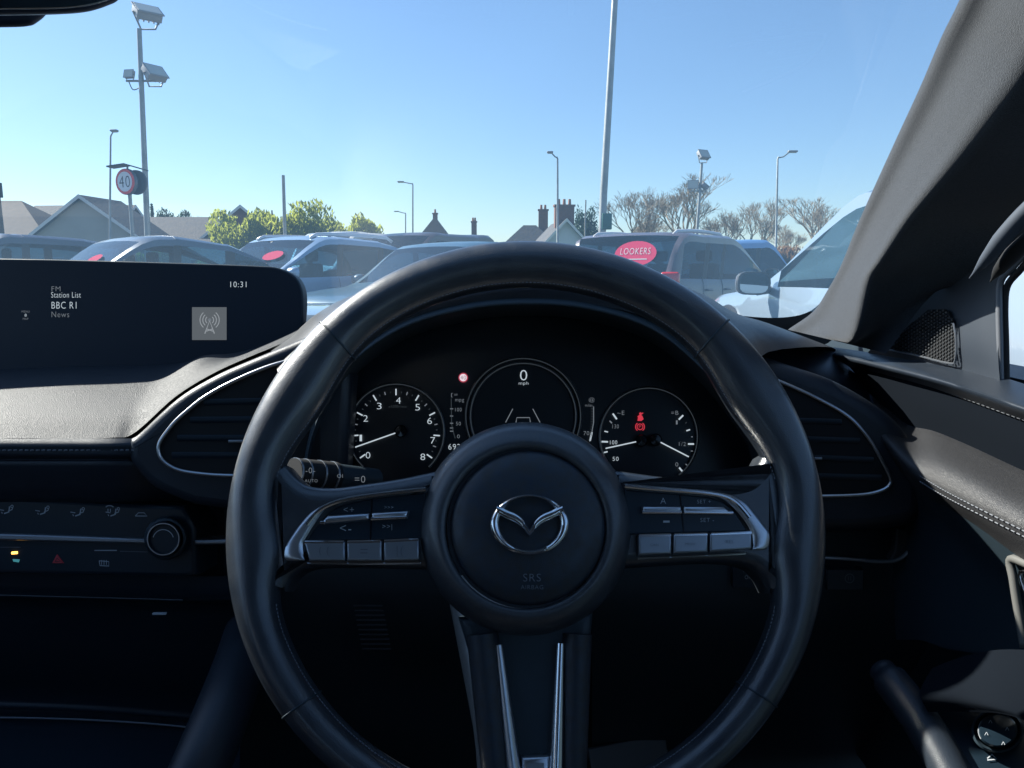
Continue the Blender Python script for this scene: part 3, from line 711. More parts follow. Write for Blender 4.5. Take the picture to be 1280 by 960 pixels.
def stitchline(L, x, off=0, n=60):
    pts = cr([(p[0], p[1]+off) for p in L], 10); k = 0
    for i in range(len(pts)-1):
        a, b = pts[i], pts[i+1]; d = (b-a).length; m = max(1, int(d/5))
        for j in range(m):
            u0 = a.lerp(b, j/m); u1 = a.lerp(b, (j+.62)/m)
            t.tube([D(*u0, x), D(*u1, x)], .00055, THREAD, 4)
stitchline(R2[1:7], .3705, -1)
t.build('stitching', dO); t = MB()
stitchline(R7[2:7], .3335, -3); t.build('stitching', dO); t = MB(); stitchline(R7[2:7], .3338, 4)
t.build('stitching', dO)
# sail panel with tweeter grille
t = MB()
t.surf([[D(1078, 450, .389), D(1150, 458, .385), D(1210, 470, .385), D(1250, 480, .385)], [D(1115, 400, .392), D(1170, 420, .383), D(1215, 420, .383), D(1248, 430, .386)], [D(1150, 345, .392), D(1180, 335, .392), D(1222, 325, .392), D(1256, 320, .392)]], mat('sail_panel_plastic', (.035, .045, .06), .5), 5, 5)
sp_ = t.build('door_corner_panel', dO, smooth=180)
GPx = .3795
grille = mat('speaker_grille', (.05, .055, .06), .45, .3)
t = MB()
gout = [(1104, 434), (1160, 387), (1183, 386), (1192, 402), (1195, 446), (1188, 453)]
for i in range(26):
    for j in range(16):
        gx = 1104 + i*3.6; gy = 386 + j*4.5 + (2.2 if i % 2 else 0)
        # inside outline test
        ins = False; q = gout
        for k in range(len(q)):
            x1, y1 = q[k]; x2, y2 = q[(k+1) % len(q)]
            if (y1 > gy) != (y2 > gy) and gx < (x2-x1)*(gy-y1)/(y2-y1) + x1: ins = not ins
        if ins:
            c = D(gx, gy, GPx); a = D(gx+1.3, gy+1.7, GPx) - c
            t.rbox(c, (.0016, .0021, .0019), grille, .0004)
t.tube([D(x, y, GPx) for x, y in cr([(1104, 436), (1145, 444), (1186, 454), (1194, 450), (1195, 425), (1192, 404)], 4)], .0009, SATIND, 6)
t.add([D(x, y, GPx+.002) for x, y in gout], [tuple(range(6))], RUBBER)
t.build('speaker_grille', dO)
# window edge seal + glass
t = MB(); t.tube([D(x, y, .388) for x, y in cr([(1251, 490), (1250, 430), (1249, 385), (1251, 352), (1266, 334), (1300, 300), (1380, 235)], 4)], .0026, mat('window_channel', (.16, .17, .19), .4), 8); t.tube([D(x, y, .392) for x, y in cr([(1258, 492), (1257, 430), (1256, 385), (1259, 358), (1273, 340), (1305, 308), (1385, 243)], 4)], .0026, RUBBER, 8)
t.build('window_channel', dO, smooth=180)
# pull pocket, switch pod, handle
DPl = PL(D(1270, 760, .35), radians(0), radians(-62))
hf = mat('handle_frame_grey', (.16, .16, .15), .45)
t = MB(); t.tube([D(x, y, .346) for x, y in cr([(1330, 712), (1290, 707), (1264, 699), (1267, 725), (1274, 770), (1281, 810)], 5)], .0030, hf, 8); t.tube([D(x, y, .343) for x, y in cr([(1300, 722), (1276, 715), (1282, 740), (1290, 765)], 4)], .0014, CHROME, 6)
t.build('door_handle', dO, smooth=180)
AP = PL(P(1235, 905, .46), radians(62), radians(-20))
t = MB()
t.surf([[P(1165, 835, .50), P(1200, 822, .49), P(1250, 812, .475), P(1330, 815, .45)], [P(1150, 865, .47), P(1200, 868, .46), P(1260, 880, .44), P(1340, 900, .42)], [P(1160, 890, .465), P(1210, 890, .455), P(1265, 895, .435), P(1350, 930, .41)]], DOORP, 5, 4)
t.build('armrest', dO, smooth=180)
t = MB()
t.slab(AP, cr([(1165, 880), (1200, 868), (1260, 880), (1320, 910), (1330, 1010), (1200, 1010), (1172, 940)], 4, True), -.02, -.004, PANELM, .003)
ap = t.build('switch_panel', dO)
t = MB(); t.rev(AP, 1247, 913, [(33, -.006), (33, .001), (30, .003), (27, .001)], PLASTIC, 40, .85); t.rev(AP, 1247, 913, [(25, -.004), (25, .006), (22, .0085), (.2, .009)], PANELM, 40, .85)
line(t, AP, circ(1247, 913, 24, 14, .85, 150, 215), 1.4, PRINT, .0068)
for x, y in ((1238, 902), (1259, 911), (1254, 929), (1233, 917)): txt(t, AP, '^', x, y, 5, PRINT, .0096, 4)
t.build('mirror_switch', dO, smooth=40)
t = MB(); line(t, AP, [(1234, 948), (1240, 943), (1246, 949), (1234, 950)], 1.6, PRINT, -.003); t.build('fold_icon', dO)
t = MB(); t.tube([P(*p) for p in cr([(1103, 838, .52), (1122, 862, .50), (1150, 900, .475), (1180, 950, .45), (1215, 1020, .42)], 5)], [.0095]*3 + [.0125]*18, LEATHER, 18); t.build('pull_handle', dO, smooth=180)
# driver side glass beyond the corner panel
t = MB(); t.add([Vector((.408, .55, .93)), Vector((.408, -.9, .93)), Vector((.36, -.9, 1.30)), Vector((.36, .22, 1.30)), Vector((.392, .50, 1.03))], [(0, 1, 2, 3, 4)], glassmat('door_glass_wet', (.86, .93, .95), film=.38, filmc=(.9, .95, 1.0), spots=True)); t.build('door_window', car, smooth=0)

# ---------------- rear view mirror
RP = PL(P(0, 0, .40), radians(-14), radians(31))
NAVY = mat('mirror_shell', (.03, .05, .09), .4)
t = MB(); t.slab(RP, cr([(-230, -60), (-230, 10), (-120, 20), (0, 18.5), (70, 17), (110, 14), (135, 7), (151, -3), (156, -30), (150, -80)], 5) + [(-150, -90)], -.03, 0, NAVY, .006, steps=5)
rm = t.build('rear_view_mirror', car, smooth=50)
t = MB(); t.slab(RP, cr([(-230, -55), (-228, 5), (-120, 14), (0, 12), (68, 11), (105, 8), (130, 2), (144, -6), (148, -30), (144, -75)], 5) + [(-150, -84)], -.001, .001, MIRRG, .0006); t.build('mirror_glass', rm)
t = MB(); t.slab(PL(P(0, 0, .44), radians(-14), radians(31)), cr([(-160, -40), (-150, 28), (-90, 34), (0, 34), (35, 32.5), (48, 27), (60, 15), (70, -10), (60, -60)], 5), -.03, 0, NAVY, .006, steps=5); t.build('sensor_housing', rm, smooth=50)

# ---------------- shell: glass, roof, far door, bonnet, floor
def wsz(Y): return .945 + (.985 - Y) * .56
t = MB(); rows = []
for k in range(9):
    Y = 1.0 - .80*k/8; row = []
    for j in range(17):
        x = -1.12 + (1.55)*j/16; bow = ((x + .37)/.75)**2 * .03
        row.append(Vector((x*(1 - .0*k) , Y - bow, wsz(Y) + .004)))
    rows.append(row)
t.grid(rows, WSGLASS); t.build('windscreen', car, smooth=180)
t = MB()
t.surf([[Vector((x, y, z)) for x in (-1.14, -.8, -.37, .1, .40)] for y, z in ((.20, 1.375), (-.2, 1.41), (-1.0, 1.42), (-1.9, 1.35))], HEADL, 3, 3)
t.surf([[Vector((x, y, z + .03)) for x in (-1.16, -.8, -.37, .1, .43)] for y, z in ((.20, 1.375), (-.2, 1.42), (-1.0, 1.43), (-1.9, 1.37))], PAINTOWN, 3, 3)
t.build('roof', car, smooth=180)
t = MB(); t.tube([Vector((-1.13, .98, .94)), Vector((-1.10, .2, 1.37)), Vector((-1.10, -.9, 1.39))], .035, FABRIC, 10); t.build('passenger_pillar', car, smooth=180)
t = MB(); t.box((-1.17, -.4, .62), (.08, 3.0, .62), LEATHER); t.build('passenger_door', car, smooth=0)
t = MB(); t.box((-.37, -1.9, .6), (1.66, .06, .8), LEATHER); t.box((-1.14, -1.75, 1.15), (.05, .35, .5), LEATHER); t.box((.43, -1.75, 1.15), (.05, .35, .5), LEATHER); t.box((-1.14, -.6, 1.15), (.05, .12, .5), LEATHER); t.box((-.37, -1.35, .7), (1.5, .16, .62), LEATHER); t.box((.445, -.70, .6), (.06, 2.4, .65), PLASTIC); t.box((.455, .92, .66), (.06, .7, .5), PLASTIC); t.build('cabin_side', car, smooth=0)
t = MB(); t.box((-.37, -.3, .22), (1.7, 2.8, .04), FLOORC); t.box((-.37, 1.06, .55), (1.66, .05, .70), FLOORC); t.build('floor_pan', car, smooth=0)
t = MB()
bon = []
for Y, z in ((.99, .925), (1.08, .938), (1.3, .945), (1.55, .925), (1.85, .86), (2.0, .76), (2.05, .6), (2.05, .3)):
    w = .74 - max(0, (Y-1.5))*.28; row = []
    for s in (-1, -.93, -.7, -.35, 0, .35, .7, .93, 1):
        row.append(Vector((-.37 + w*s, Y, z - .05*abs(s)**3 - (.10 if abs(s) == 1 else 0) - (.25 if abs(s) == 1 and Y < 2 else 0))))
    bon.append(row)
t.surf(bon, PAINTOWN, 3, 3); t.build('bonnet', car, smooth=180)
# seats behind the view keep the cabin dark, as in the car
for x in (-.74, 0.0):
    t = MB(); t.rbox((x, -.62, .78), (.48, .14, .66), LEATHER, .06); t.rbox((x, -.66, 1.2), (.26, .10, .18), LEATHER, .045); t.rbox((x, -.36, .45), (.5, .5, .16), LEATHER, .06); t.build('seat', car)

#@@OUTSIDE@@
# ================================================================== OUTSIDE
G0 = -.12
def gz(Y): return max(G0, min(.0, -(Y - 6.0) * .03))
ASPH = mat('asphalt', (.050, .050, .052), .85, bump=[('noise', 90, .5, .01)], var=(5, (.075, .074, .072)))
GRASS = mat('grass_verge', (.05, .09, .03), .9, var=(2, (.09, .12, .04)))
t = MB()
ys = [-60, 3, 6, 7, 8, 9, 10, 14, 40, 300, 1500]
t.grid([[Vector((x, y, gz(y))) for x in (-900, -60, 60, 900)] for y in ys], ASPH)
tag(t.build('ground', smooth=0), kind='structure')
t = MB()
for k in range(-6, 9):
    x = k*2.6 + .9; t.add([Vector((x, 10.1, G0+.006)), Vector((x+.1, 10.1, G0+.006)), Vector((x+.1, 14.0, G0+.006)), Vector((x, 14.0, G0+.006))], [(0, 1, 2, 3)], mat('bay_paint', (.7, .7, .68), .7) if k == -6 else bpy.data.materials['bay_paint'])
tag(t.build('bay_markings', smooth=0), kind='structure')
t = MB(); t.add([Vector((-900, 46, G0+.02)), Vector((900, 46, G0+.02)), Vector((900, 1500, G0+.02)), Vector((-900, 1500, G0+.02))], [(0, 1, 2, 3)], GRASS)
tag(t.build('grass_field', smooth=0), kind='structure')

TYRE = mat('tyre_rubber', (.015, .015, .016), .8); ALLOY = mat('alloy', (.5, .5, .52), .3, 1)
BLKTRIM = mat('black_trim', (.02, .02, .022), .5); LAMPG = mat('clear_lamp', (.75, .8, .85), .08, .6, coat=1)
TAILR = mat('tail_red', (.55, .015, .02), .2, coat=1); STICK = mat('sticker_red', (.55, .05, .12), .95, spec=.05); STICKF = mat('sticker_faded', (.40, .05, .10), .95, spec=.05)
WHT = mat('print_white', (.55, .55, .58), .7, spec=.1); SEATC = mat('car_seat_cloth', (.03, .035, .04), .8)
CGL = glassmat('tinted_car_glass', (.26, .44, .55), film=.05, filmc=(.3, .6, .9), ior=1.55)
CGL2 = glassmat('clear_car_glass', (.62, .80, .88), film=.12, filmc=(.45, .75, .9), ior=1.6)
MIRR2 = mat('wing_mirror_glass', (.32, .38, .42), .03, 1)
def sgp(v): return math.copysign(abs(v)**.6, v)
def make_car(name, label, cat, loc, rot, paint, L=4.3, W=1.78, H=1.5, kind='hatch', rails=None, stickers=(), mirror=True, group=None, belt=.93, rake=0, mz=.09, glass=None):
    root = empty(name, loc, rot); tag(root, label, cat, group)
    h = H
    if kind == 'hatch':
        S = [(-.500, .80, .25, .55, .60), (-.485, .90, .20, .66, .70), (-.44, .95, .18, .74, .79), (-.30, .985, .18, belt-.10, belt-.03), (-.165, 1, .18, belt, belt+.05),
             (.02, 1, .18, belt+.02, h-.04), (.10, 1, .18, belt+.03, h), (.125, 1, .18, belt+.03, h), (.30, 1, .18, belt+.06, h-.04), (.335, .995, .18, belt+.07, h-.07), (.42, .975, .18, belt+.10, h-.17), (.475, .94, .22, belt+.05, belt+.12), (.495, .90, .28, belt-.15, belt-.10), (.5, .80, .35, belt-.35, belt-.30)]
        glass_side = {(4, 5), (5, 6), (7, 8), (9, 10)}; ws = {(4, 5)}; rw = {(10, 11)}
    elif kind == 'mpv':
        S = [(-.500, .80, .25, .60, .66), (-.485, .90, .20, .74, .80), (-.44, .95, .18, .84, .89), (-.34, .985, .18, belt-.06, belt), (-.25, 1, .18, belt, belt+.06),
             (-.06, 1, .18, belt+.01, h-.06), (.05, 1, .18, belt+.01, h), (.075, 1, .18, belt+.01, h), (.27, 1, .18, belt+.02, h), (.30, .995, .18, belt+.02, h-.005), (.44, .98, .18, belt+.03, h-.04), (.485, .95, .22, belt+.0, belt+.06), (.498, .93, .28, belt-.2, belt-.15), (.5, .85, .35, belt-.40, belt-.35)]
        glass_side = {(4, 5), (5, 6), (7, 8), (9, 10)}; ws = {(4, 5)}; rw = {(10, 11)}
    elif kind == 'coupe':
        S = [(-.500, .80, .25, .55, .60), (-.485, .90, .20, .66, .70), (-.44, .95, .18, .74, .79), (-.30, .985, .18, belt-.10, belt-.03), (-.185, 1, .18, belt, belt+.05),
             (-.01, 1, .18, belt+.02, h-.07), (.08, 1, .18, belt+.03, h), (.105, 1, .18, belt+.03, h+.005), (.25, 1, .18, belt+.05, h-.07), (.285, .995, .18, belt+.06, h-.10), (.44, .975, .18, belt+.10, belt+.26), (.475, .94, .22, belt+.06, belt+.12), (.495, .90, .28, belt-.15, belt-.10), (.5, .80, .35, belt-.35, belt-.30)]
        glass_side = {(4, 5), (5, 6), (7, 8), (9, 10)}; ws = {(4, 5)}; rw = {(9, 10)}
    elif kind == 'suv':
        S = [(-.500, .80, .25, .60, .65), (-.485, .90, .20, .72, .78), (-.44, .95, .18, .84, .90), (-.30, .985, .18, belt-.08, belt-.01), (-.175, 1, .18, belt, belt+.05),
             (.0, 1, .18, belt+.02, h-.06), (.08, 1, .18, belt+.03, h), (.105, 1, .18, belt+.03, h+.005), (.27, 1, .18, belt+.06, h-.03), (.30, .995, .18, belt+.07, h-.05), (.42, .975, .18, belt+.14, h-.17), (.475, .94, .22, belt+.05, belt+.12), (.495, .90, .28, belt-.15, belt-.10), (.5, .80, .35, belt-.35, belt-.30)]
        glass_side = {(4, 5), (5, 6), (7, 8), (9, 10)}; ws = {(4, 5)}; rw = {(10, 11)}
    else:  # van
        S = [(-.500, .85, .25, .70, .76), (-.485, .93, .20, .85, .92), (-.45, .97, .18, .95, 1.02), (-.40, .985, .18, belt, belt+.06), (-.36, 1, .18, belt+.02, belt+.12),
             (-.24, 1, .18, belt+.03, h-.05), (-.12, 1, .18, belt+.03, h), (-.10, 1, .18, belt+.03, h), (.25, 1, .18, belt+.03, h), (.30, .995, .18, belt+.03, h), (.47, .99, .18, belt+.03, h-.02), (.493, .98, .22, belt+.0, belt+.06), (.498, .97, .28, belt-.2, belt-.15), (.5, .95, .35, belt-.40, belt-.35)]
        glass_side = {(4, 5), (5, 6)}; ws = {(4, 5)}; rw = {(10, 11)}
    S = [(q[0] + (rake if 5 <= i <= 7 else 0),) + q[1:] for i, q in enumerate(S)]
    hw = W/2
    def section(y, wf, zs, zb, zt):
        w_ = hw*wf; cab = max(0.0, min(1.0, (zt - zb)/(h - belt))); tw = w_*(.90 - G0*cab)
        zsd = zs + (zb-zs)*.45
        q = [(w_*.90, zs), (w_*.97, zs+.08), (w_, zsd), (w_*.985, zb-.10), (w_*.955, zb)]
        dz = zt - zb
        q += [(w_*.955 + (tw-w_*.955)*.84, zb + dz*.80), (tw*.985, zb + dz*.93), (tw*.90, zt-.004*cab-.01*(1-cab)), (tw*.5, zt+.015), (0, zt+.022)]
        return [Vector((x, -y*L, z)) for x, z in q]
    secs = [section(*s) for s in S]; NS = 4
    colsR = [cr([s[j] for s in secs], NS) for j in range(10)]
    n = len(colsR[0])
    rows = [[Vector((-colsR[j][i].x, colsR[j][i].y, colsR[j][i].z)) for j in range(10)] + [colsR[j][i] for j in range(8, -1, -1)] for i in range(n)]
    body = MB(); parts = {}
    nc = 19; allv = [p for r in rows for p in r]
    def which(i, j):
        seg = (i // NS, i // NS + 1); jj = j if j < 9 else 17 - j   # 0..8
        if seg in ws and jj in (7, 8) : return 'windscreen'
        if seg in rw and jj in (7, 8): return 'rear_window'
        if seg in glass_side and jj == 4:
            if seg == (4, 5) and i % NS < 1: return 'body'
            return 'side_window' + ('L' if j < 9 else 'R') + str(seg[0] if seg[0] > 5 else 5)
        if jj == 4 and seg in ((6, 7), (8, 9)): return 'door_pillar'
        return 'body'
    groups = {}
    for i in range(n-1):
        for j in range(nc-1):
            groups.setdefault(which(i, j), []).append((i*nc+j, (i+1)*nc+j, (i+1)*nc+j+1, i*nc+j+1))
    body.add(allv, groups.pop('body'), paint)
    if 'door_pillar' in groups: body.add(allv, groups.pop('door_pillar'), BLKTRIM if kind != 'van' else paint)
    for e in (0, (n-1)*nc):
        body.add([allv[e+k] for k in range(nc)], [tuple(range(nc))], paint)
    bo = body.build('body', root, smooth=35)
    if paint is not None:
        for k, fs in sorted(groups.items()):
            used = sorted({v for f in fs for v in f}); mp = {v: i for i, v in enumerate(used)}
            cen = Vector((0, 0, .9))
            g = MB(); g.add([allv[v] for v in used], [tuple(mp[v] for v in f) for f in fs], glass or CGL)
            g.build('side_window' if k.startswith('side') else k, root, smooth=180)
    # dark floor line, cabin seats
    g = MB(); g.box((0, 0, .45), (W*.86, L*.75, .5), BLKTRIM); g.build('cabin_floor', root, smooth=0)
    yf = .02*L if kind != 'van' else .2*L
    for x in (-.38, .38):
        g = MB(); g.rbox((x, yf-.35, .95), (.46, .14, .55), SEATC, .05); g.rbox((x, yf-.37, H-.28), (.26, .09, .17), SEATC, .04); g.build('seat', root)
    # wheels
    for yy in (.31*L, -.30*L):
        for s in (-1, 1):
            g = MB(); prof = [(.20, 0), (.31, .0), (.325, .03), (.325, .19), (.30, .21), (.1, .21)]
            rr = [[Vector((s*(hw*.985 - d + .0), yy + r*cos(2*pi*k/28), .325 + r*sin(2*pi*k/28))) for k in range(28)] for r, d in prof]
            g.grid(rr, TYRE, closed=True); wo = g.build('wheel', root)
            g = MB()
            g.grid([[Vector((s*(hw*.985 - d), yy + r*cos(2*pi*k/28), .325 + r*sin(2*pi*k/28))) for k in range(28)] for r, d in ((.215, -.004), (.20, .02), (.19, .05), (.02, .05))], BLKTRIM, closed=True)
            for a in range(5):
                A = 2*pi*a/5; g.tube([Vector((s*(hw*.985-.01), yy, .325)), Vector((s*(hw*.985-.004), yy + .2*cos(A), .325 + .2*sin(A)))], .024, ALLOY, 6)
            g.grid([[Vector((s*(hw*.985 - d), yy + r*cos(2*pi*k/28), .325 + r*sin(2*pi*k/28))) for k in range(28)] for r, d in ((.20, .0), (.215, -.008), (.225, 0))], ALLOY, closed=True)
            g.build('rim', wo)
            g = MB(); g.grid([[Vector((s*(hw*.99 - d), yy + r*cos(pi*k/20), .325 + r*sin(pi*k/20))) for k in range(21)] for r, d in ((.34, .03), (.36, -.012), (.40, -.012), (.41, .01))], BLKTRIM); g.build('wheel_arch', root)
    # lamps, grille, plates
    for s in (-1, 1):
        g = MB(); z = S[1][3] - .02
        g.rbox((s*hw*.66, L*.478, z), (hw*.42, .10, .13), LAMPG, .04, Matrix.Rotation(-s*.42, 3, 'Z')); g.build('headlight', root)
        g = MB(); zt_ = belt - .02 if kind != 'mpv' else belt - .05
        g.rbox((s*hw*(.78 if kind != 'mpv' else .86), -L*.478, zt_ + (.04 if kind == 'mpv' else 0)), (hw*.28, .14, .16 if kind != 'mpv' else .26), TAILR, .035, Matrix.Rotation(s*.45, 3, 'Z')); g.build('tail_light', root)
    g = MB(); g.rbox((0, L*.492, .50), (hw*.9, .05, .2), BLKTRIM, .02); g.build('grille', root)
    g = MB(); g.rbox((0, L*.503, .36), (.52, .02, .11), WHT, .005); g.build('number_plate', root)
    g = MB(); g.rbox((0, -L*.505, .62), (.52, .02, .11), mat('plate_yellow', (.7, .55, .05), .5) if 'plate_yellow' not in bpy.data.materials else bpy.data.materials['plate_yellow'], .005); g.build('number_plate', root)
    if mirror:
        ymr = -S[4][0]*L - .22
        for s in (-1, 1):
            g = MB(); c = Vector((s*(hw+.11), ymr, belt+mz)); prs = []
            for k in range(7):
                a = k/6*pi/2
                prs.append([c + Vector((s*0 + .115*cos(a)*sgp(cos(b)), .10*sin(a), .080*cos(a)*sgp(sin(b)))) for b in [2*pi*m/16 for m in range(16)]])
            g.grid([[p for p in r] for r in prs], paint, closed=True)
            g.grid([prs[0], [c + (p-c)*.99 + Vector((0, -.035, 0)) for p in prs[0]], [c + (p-c)*.86 + Vector((0, -.035, 0)) for p in prs[0]]], BLKTRIM, closed=True)
            g.tube([c + Vector((-s*.04, .02, -.06)), Vector((s*(hw*.94), ymr+.06, belt-.01))], .025, BLKTRIM, 8)
            mo = g.build('wing_mirror', root, smooth=60)
            g = MB(); g.add([c + (p-c)*.87 + Vector((0, -.034, 0)) for p in prs[0]], [tuple(range(16))], MIRR2); g.build('mirror_glass', mo, smooth=0)
    if rails:
        for s in (-1, 1):
            g = MB(); y0, y1 = -S[5][0]*L-.05, -S[10][0]*L+.10; x = s*hw*.72
            g.tube([Vector((x, y, H + z)) for y, z in ((y0, -.02), (y0-.12, .035), (y0-.5, .05), ((y0+y1)/2, .055), (y1+.5, .05), (y1+.12, .03), (y1, -.03))], .021, rails, 8, flat=1.3); g.build('roof_rail', root, smooth=180)
    # seam lines and handles
    for s in (-1, 1):
        for yy in (-S[6][0]*L - .04, -S[9][0]*L):
            g = MB(); g.tube([Vector((s*hw*1.0, yy, .35)), Vector((s*hw*1.001, yy, .55)), Vector((s*hw*.987, yy, belt-.07)), Vector((s*hw*.957, yy, belt+.02))], .004, BLKTRIM, 4)
            g.build('door_gap', root)
    for s in (-1, 1):
        for yy in (-S[6][0]*L + .12, -S[9][0]*L + .16):
            g = MB(); g.rbox((s*(hw*.995+.012), yy, belt-.13), (.03, .18, .028), paint, .01); g.build('door_handle', root)
    # stickers on glass
    for kind_, w_, x in stickers:
        k0 = 10 if kind_ == 'rear' else 4
        a, b = rows[k0*NS+1][9], rows[(k0+1)*NS-1][9]
        mid = a.lerp(b, .5); d = (a - b).normalized() if kind_ == 'rear' else (b - a).normalized()
        n_ = Vector((0, -1 if kind_ == 'rear' else 1, 0)); n_ = (n_ - d*n_.dot(d)).normalized()
        ux = Vector((1, 0, 0)) if kind_ == 'rear' else Vector((-1, 0, 0)); off = .03 if kind_ == 'rear' else .015
        o = Vector((x, mid.y, mid.z)) + n_*off
        g = MB(); g.add([o + ux*(w_/2*cos(2*pi*k/28)) + d*(w_*.27*sin(2*pi*k/28)) for k in range(28)], [tuple(range(28))], STICK if kind_ == 'rear' else STICKF)
        vs, fs, gw, gh = glyphs('LOOKERS'); k_ = w_*.72/gw
        if kind_ == 'rear': g.add([o + n_*.006 + ux*(v.x*k_) + d*(v.y*k_*1.3 + w_*.05) for v in vs], fs, WHT)
        if kind_ == 'rear': g.add([o + n_*.004 + ux*(sx*w_*.3) + d*(-w_*.12 + sy*.006) for sx, sy in ((-1, -1), (1, -1), (1, 1), (-1, 1))], [(0, 1, 2, 3)], WHT)
        g.build('window_sticker', root, smooth=0)
    return root
def at(px, Y): return (px - 640)/F * Y / (cos(TH) + sin(TH)*(480-480)/F) if False else P(px, HY, Y).x
def cpaint(name, c, metal=.25, rough=.35): return mat(name, c, rough, metal, coat=.45)
G_ = 'cars parked in the row ahead'
SUV = cpaint('steel_blue_paint', (.19, .30, .46)); DKB = cpaint('dark_blue_grey_paint', (.045, .075, .12)); TEALC = cpaint('dark_teal_paint', (.04, .10, .15))
MPVP = cpaint('purple_grey_paint', (.085, .075, .095), 0); NVY = cpaint('navy_paint', (.025, .035, .07)); PALE = mat('pale_silver_paint', (.26, .33, .40), .30, .25, coat=1)
def car_at(px, Y, heading, *a, **k):
    """heading: compass angle the nose points to, 0 = away, positive to the right"""
    name, label, cat = a[:3]
    return make_car(name, label, cat, (at(px, Y), Y, gz(Y)), -radians(heading), *a[3:], **k)
car_at(352, 12.0, 217, 'sport_utility_car', 'steel blue sport utility car with silver roof rails and red sticker in windscreen', 'car', SUV, L=4.35, W=1.82, H=1.62, kind='suv', rails=mat('rail_silver', (.75, .75, .76), .35, .5), stickers=(('front', .44, -.32),), group=G_, belt=1.0)
car_at(150, 10.6, 222, 'hatchback_car', 'dark blue-grey car with sloping roof, parked under the 40 sign', 'car', DKB, L=4.3, W=1.78, H=1.56, kind='coupe', stickers=(('front', .36, -.30),), group=G_, belt=.93)
car_at(-25, 12.2, 222, 'estate_car', 'navy car cut off by the photo edge beside the wooden pole', 'car', NVY, L=4.4, W=1.78, H=1.66, kind='suv', group=G_)
car_at(545, 11.0, 222, 'coupe_car', 'dark teal low car with bright headlight, behind the steering wheel top', 'car', TEALC, L=4.4, W=1.8, H=1.50, kind='coupe', group=G_, belt=.90)
car_at(862, 12.4, 40, 'people_carrier', 'grey people carrier showing its tail light and oval red sticker', 'car', MPVP, L=4.3, W=1.8, H=1.62, kind='mpv', rails=mat('rail_pale', (.7, .72, .74), .4, .3), stickers=(('rear', .66, .22),), group=G_, belt=.98, rake=.10)
car_at(925, 15.2, 60, 'family_car', 'bright blue car half hidden behind the people carrier', 'car', cpaint('bright_blue_paint', (.10, .24, .50)), L=4.3, W=1.78, H=1.66, kind='hatch', group='cars in the second row')
car_at(452, 19, 215, 'delivery_van', 'small cream van beyond the steel blue car', 'van', mat('cream_paint', (.72, .70, .62), .4, coat=1), L=4.4, W=1.8, H=1.98, kind='van', group='cars in the second row', belt=1.1)
car_at(512, 17.5, 215, 'minibus', 'dark brown high car between the cream van and the teal car', 'car', cpaint('brown_paint', (.06, .05, .06)), L=4.5, W=1.85, H=1.92, kind='mpv', group='cars in the second row', belt=1.05)
make_car('silver_car', 'pale silver-white car parked alongside with its wing mirror showing', 'car', (2.66, 4.80, gz(5)), radians(3), PALE, L=4.3, W=1.80, H=1.42, kind='hatch', belt=.88, rake=.10, mz=.035, glass=CGL2)

# ---- street lamps, masts, sign
GALV = mat('galvanised_steel', (.36, .38, .38), .55, .6, var=(3, (.28, .30, .30))); WOODP = mat('weathered_pole_wood', (.16, .12, .09), .85, var=(20, (.09, .07, .055)))
HEADM = mat('lamp_housing', (.30, .31, .32), .5, .2); LENS = mat('lamp_lens', (.55, .56, .50), .25)
def zt(py, Y): return P(640, py, Y).z
def lamp(px, ytop, Y, hx, hy, label, name='street_lamp', r=.06, lean=0, group='street lamps along the road'):
    x = at(px, Y); root = empty(name, (x, Y, G0)); tag(root, label, 'street lamp', group)
    H = zt(ytop, Y) - G0; lean = P(px + lean/ (Y/F), ytop, Y).x - x
    sc_ = Y/F; dx = (hx - px) * sc_; 
    g = MB(); pts = [Vector((0, 0, 0)), Vector((0, 0, 1.2)), Vector((0, 0, 1.25)), Vector((lean*.5, 0, H*.6)), Vector((lean, 0, H - .12)), Vector((lean + (.05 if dx > 0 else -.05), 0, H))]
    g.tube(pts, [r*1.7, r*1.7, r*1.2, r, r*.8, r*.75], GALV, 10); g.build('post', root, smooth=60)
    g = MB(); e = Vector((P(hx, hy, Y).x - x - dx*.2, 0, zt(hy, Y) - G0 - .03)); g.tube([Vector((lean, 0, H-.06)), Vector((lean + dx*.3, 0, H)), e], r*.6, GALV, 8); g.build('arm', root)
    g = MB(); g.rbox(e + Vector((dx*.15, 0, .02)), (max(.35, abs(dx)*.5), .26, .10), HEADM, .04); ho = g.build('lamp_head', root)
    g = MB(); g.rbox(e + Vector((dx*.15, 0, -.04)), (max(.26, abs(dx)*.4), .18, .04), LENS, .015); g.build('lens', ho)
    return root
lamp(138, 168, 39, 143, 163, 'thin street lamp with tiny head just left of the 40 sign', r=.05)
lamp(516, 229, 58, 500, 227, 'street lamp above the dark teal car with long arm to one side')
lamp(507, 266, 92, 495, 264, 'smallest and most distant street lamp above the dark teal car', r=.08)
lamp(697, 196, 44, 687, 190, 'street lamp in front of the small white house with chimneys')
lamp(969, 196, 44, 992, 189, 'street lamp with arm reaching over the bare trees beside the silver car', lean=.15)
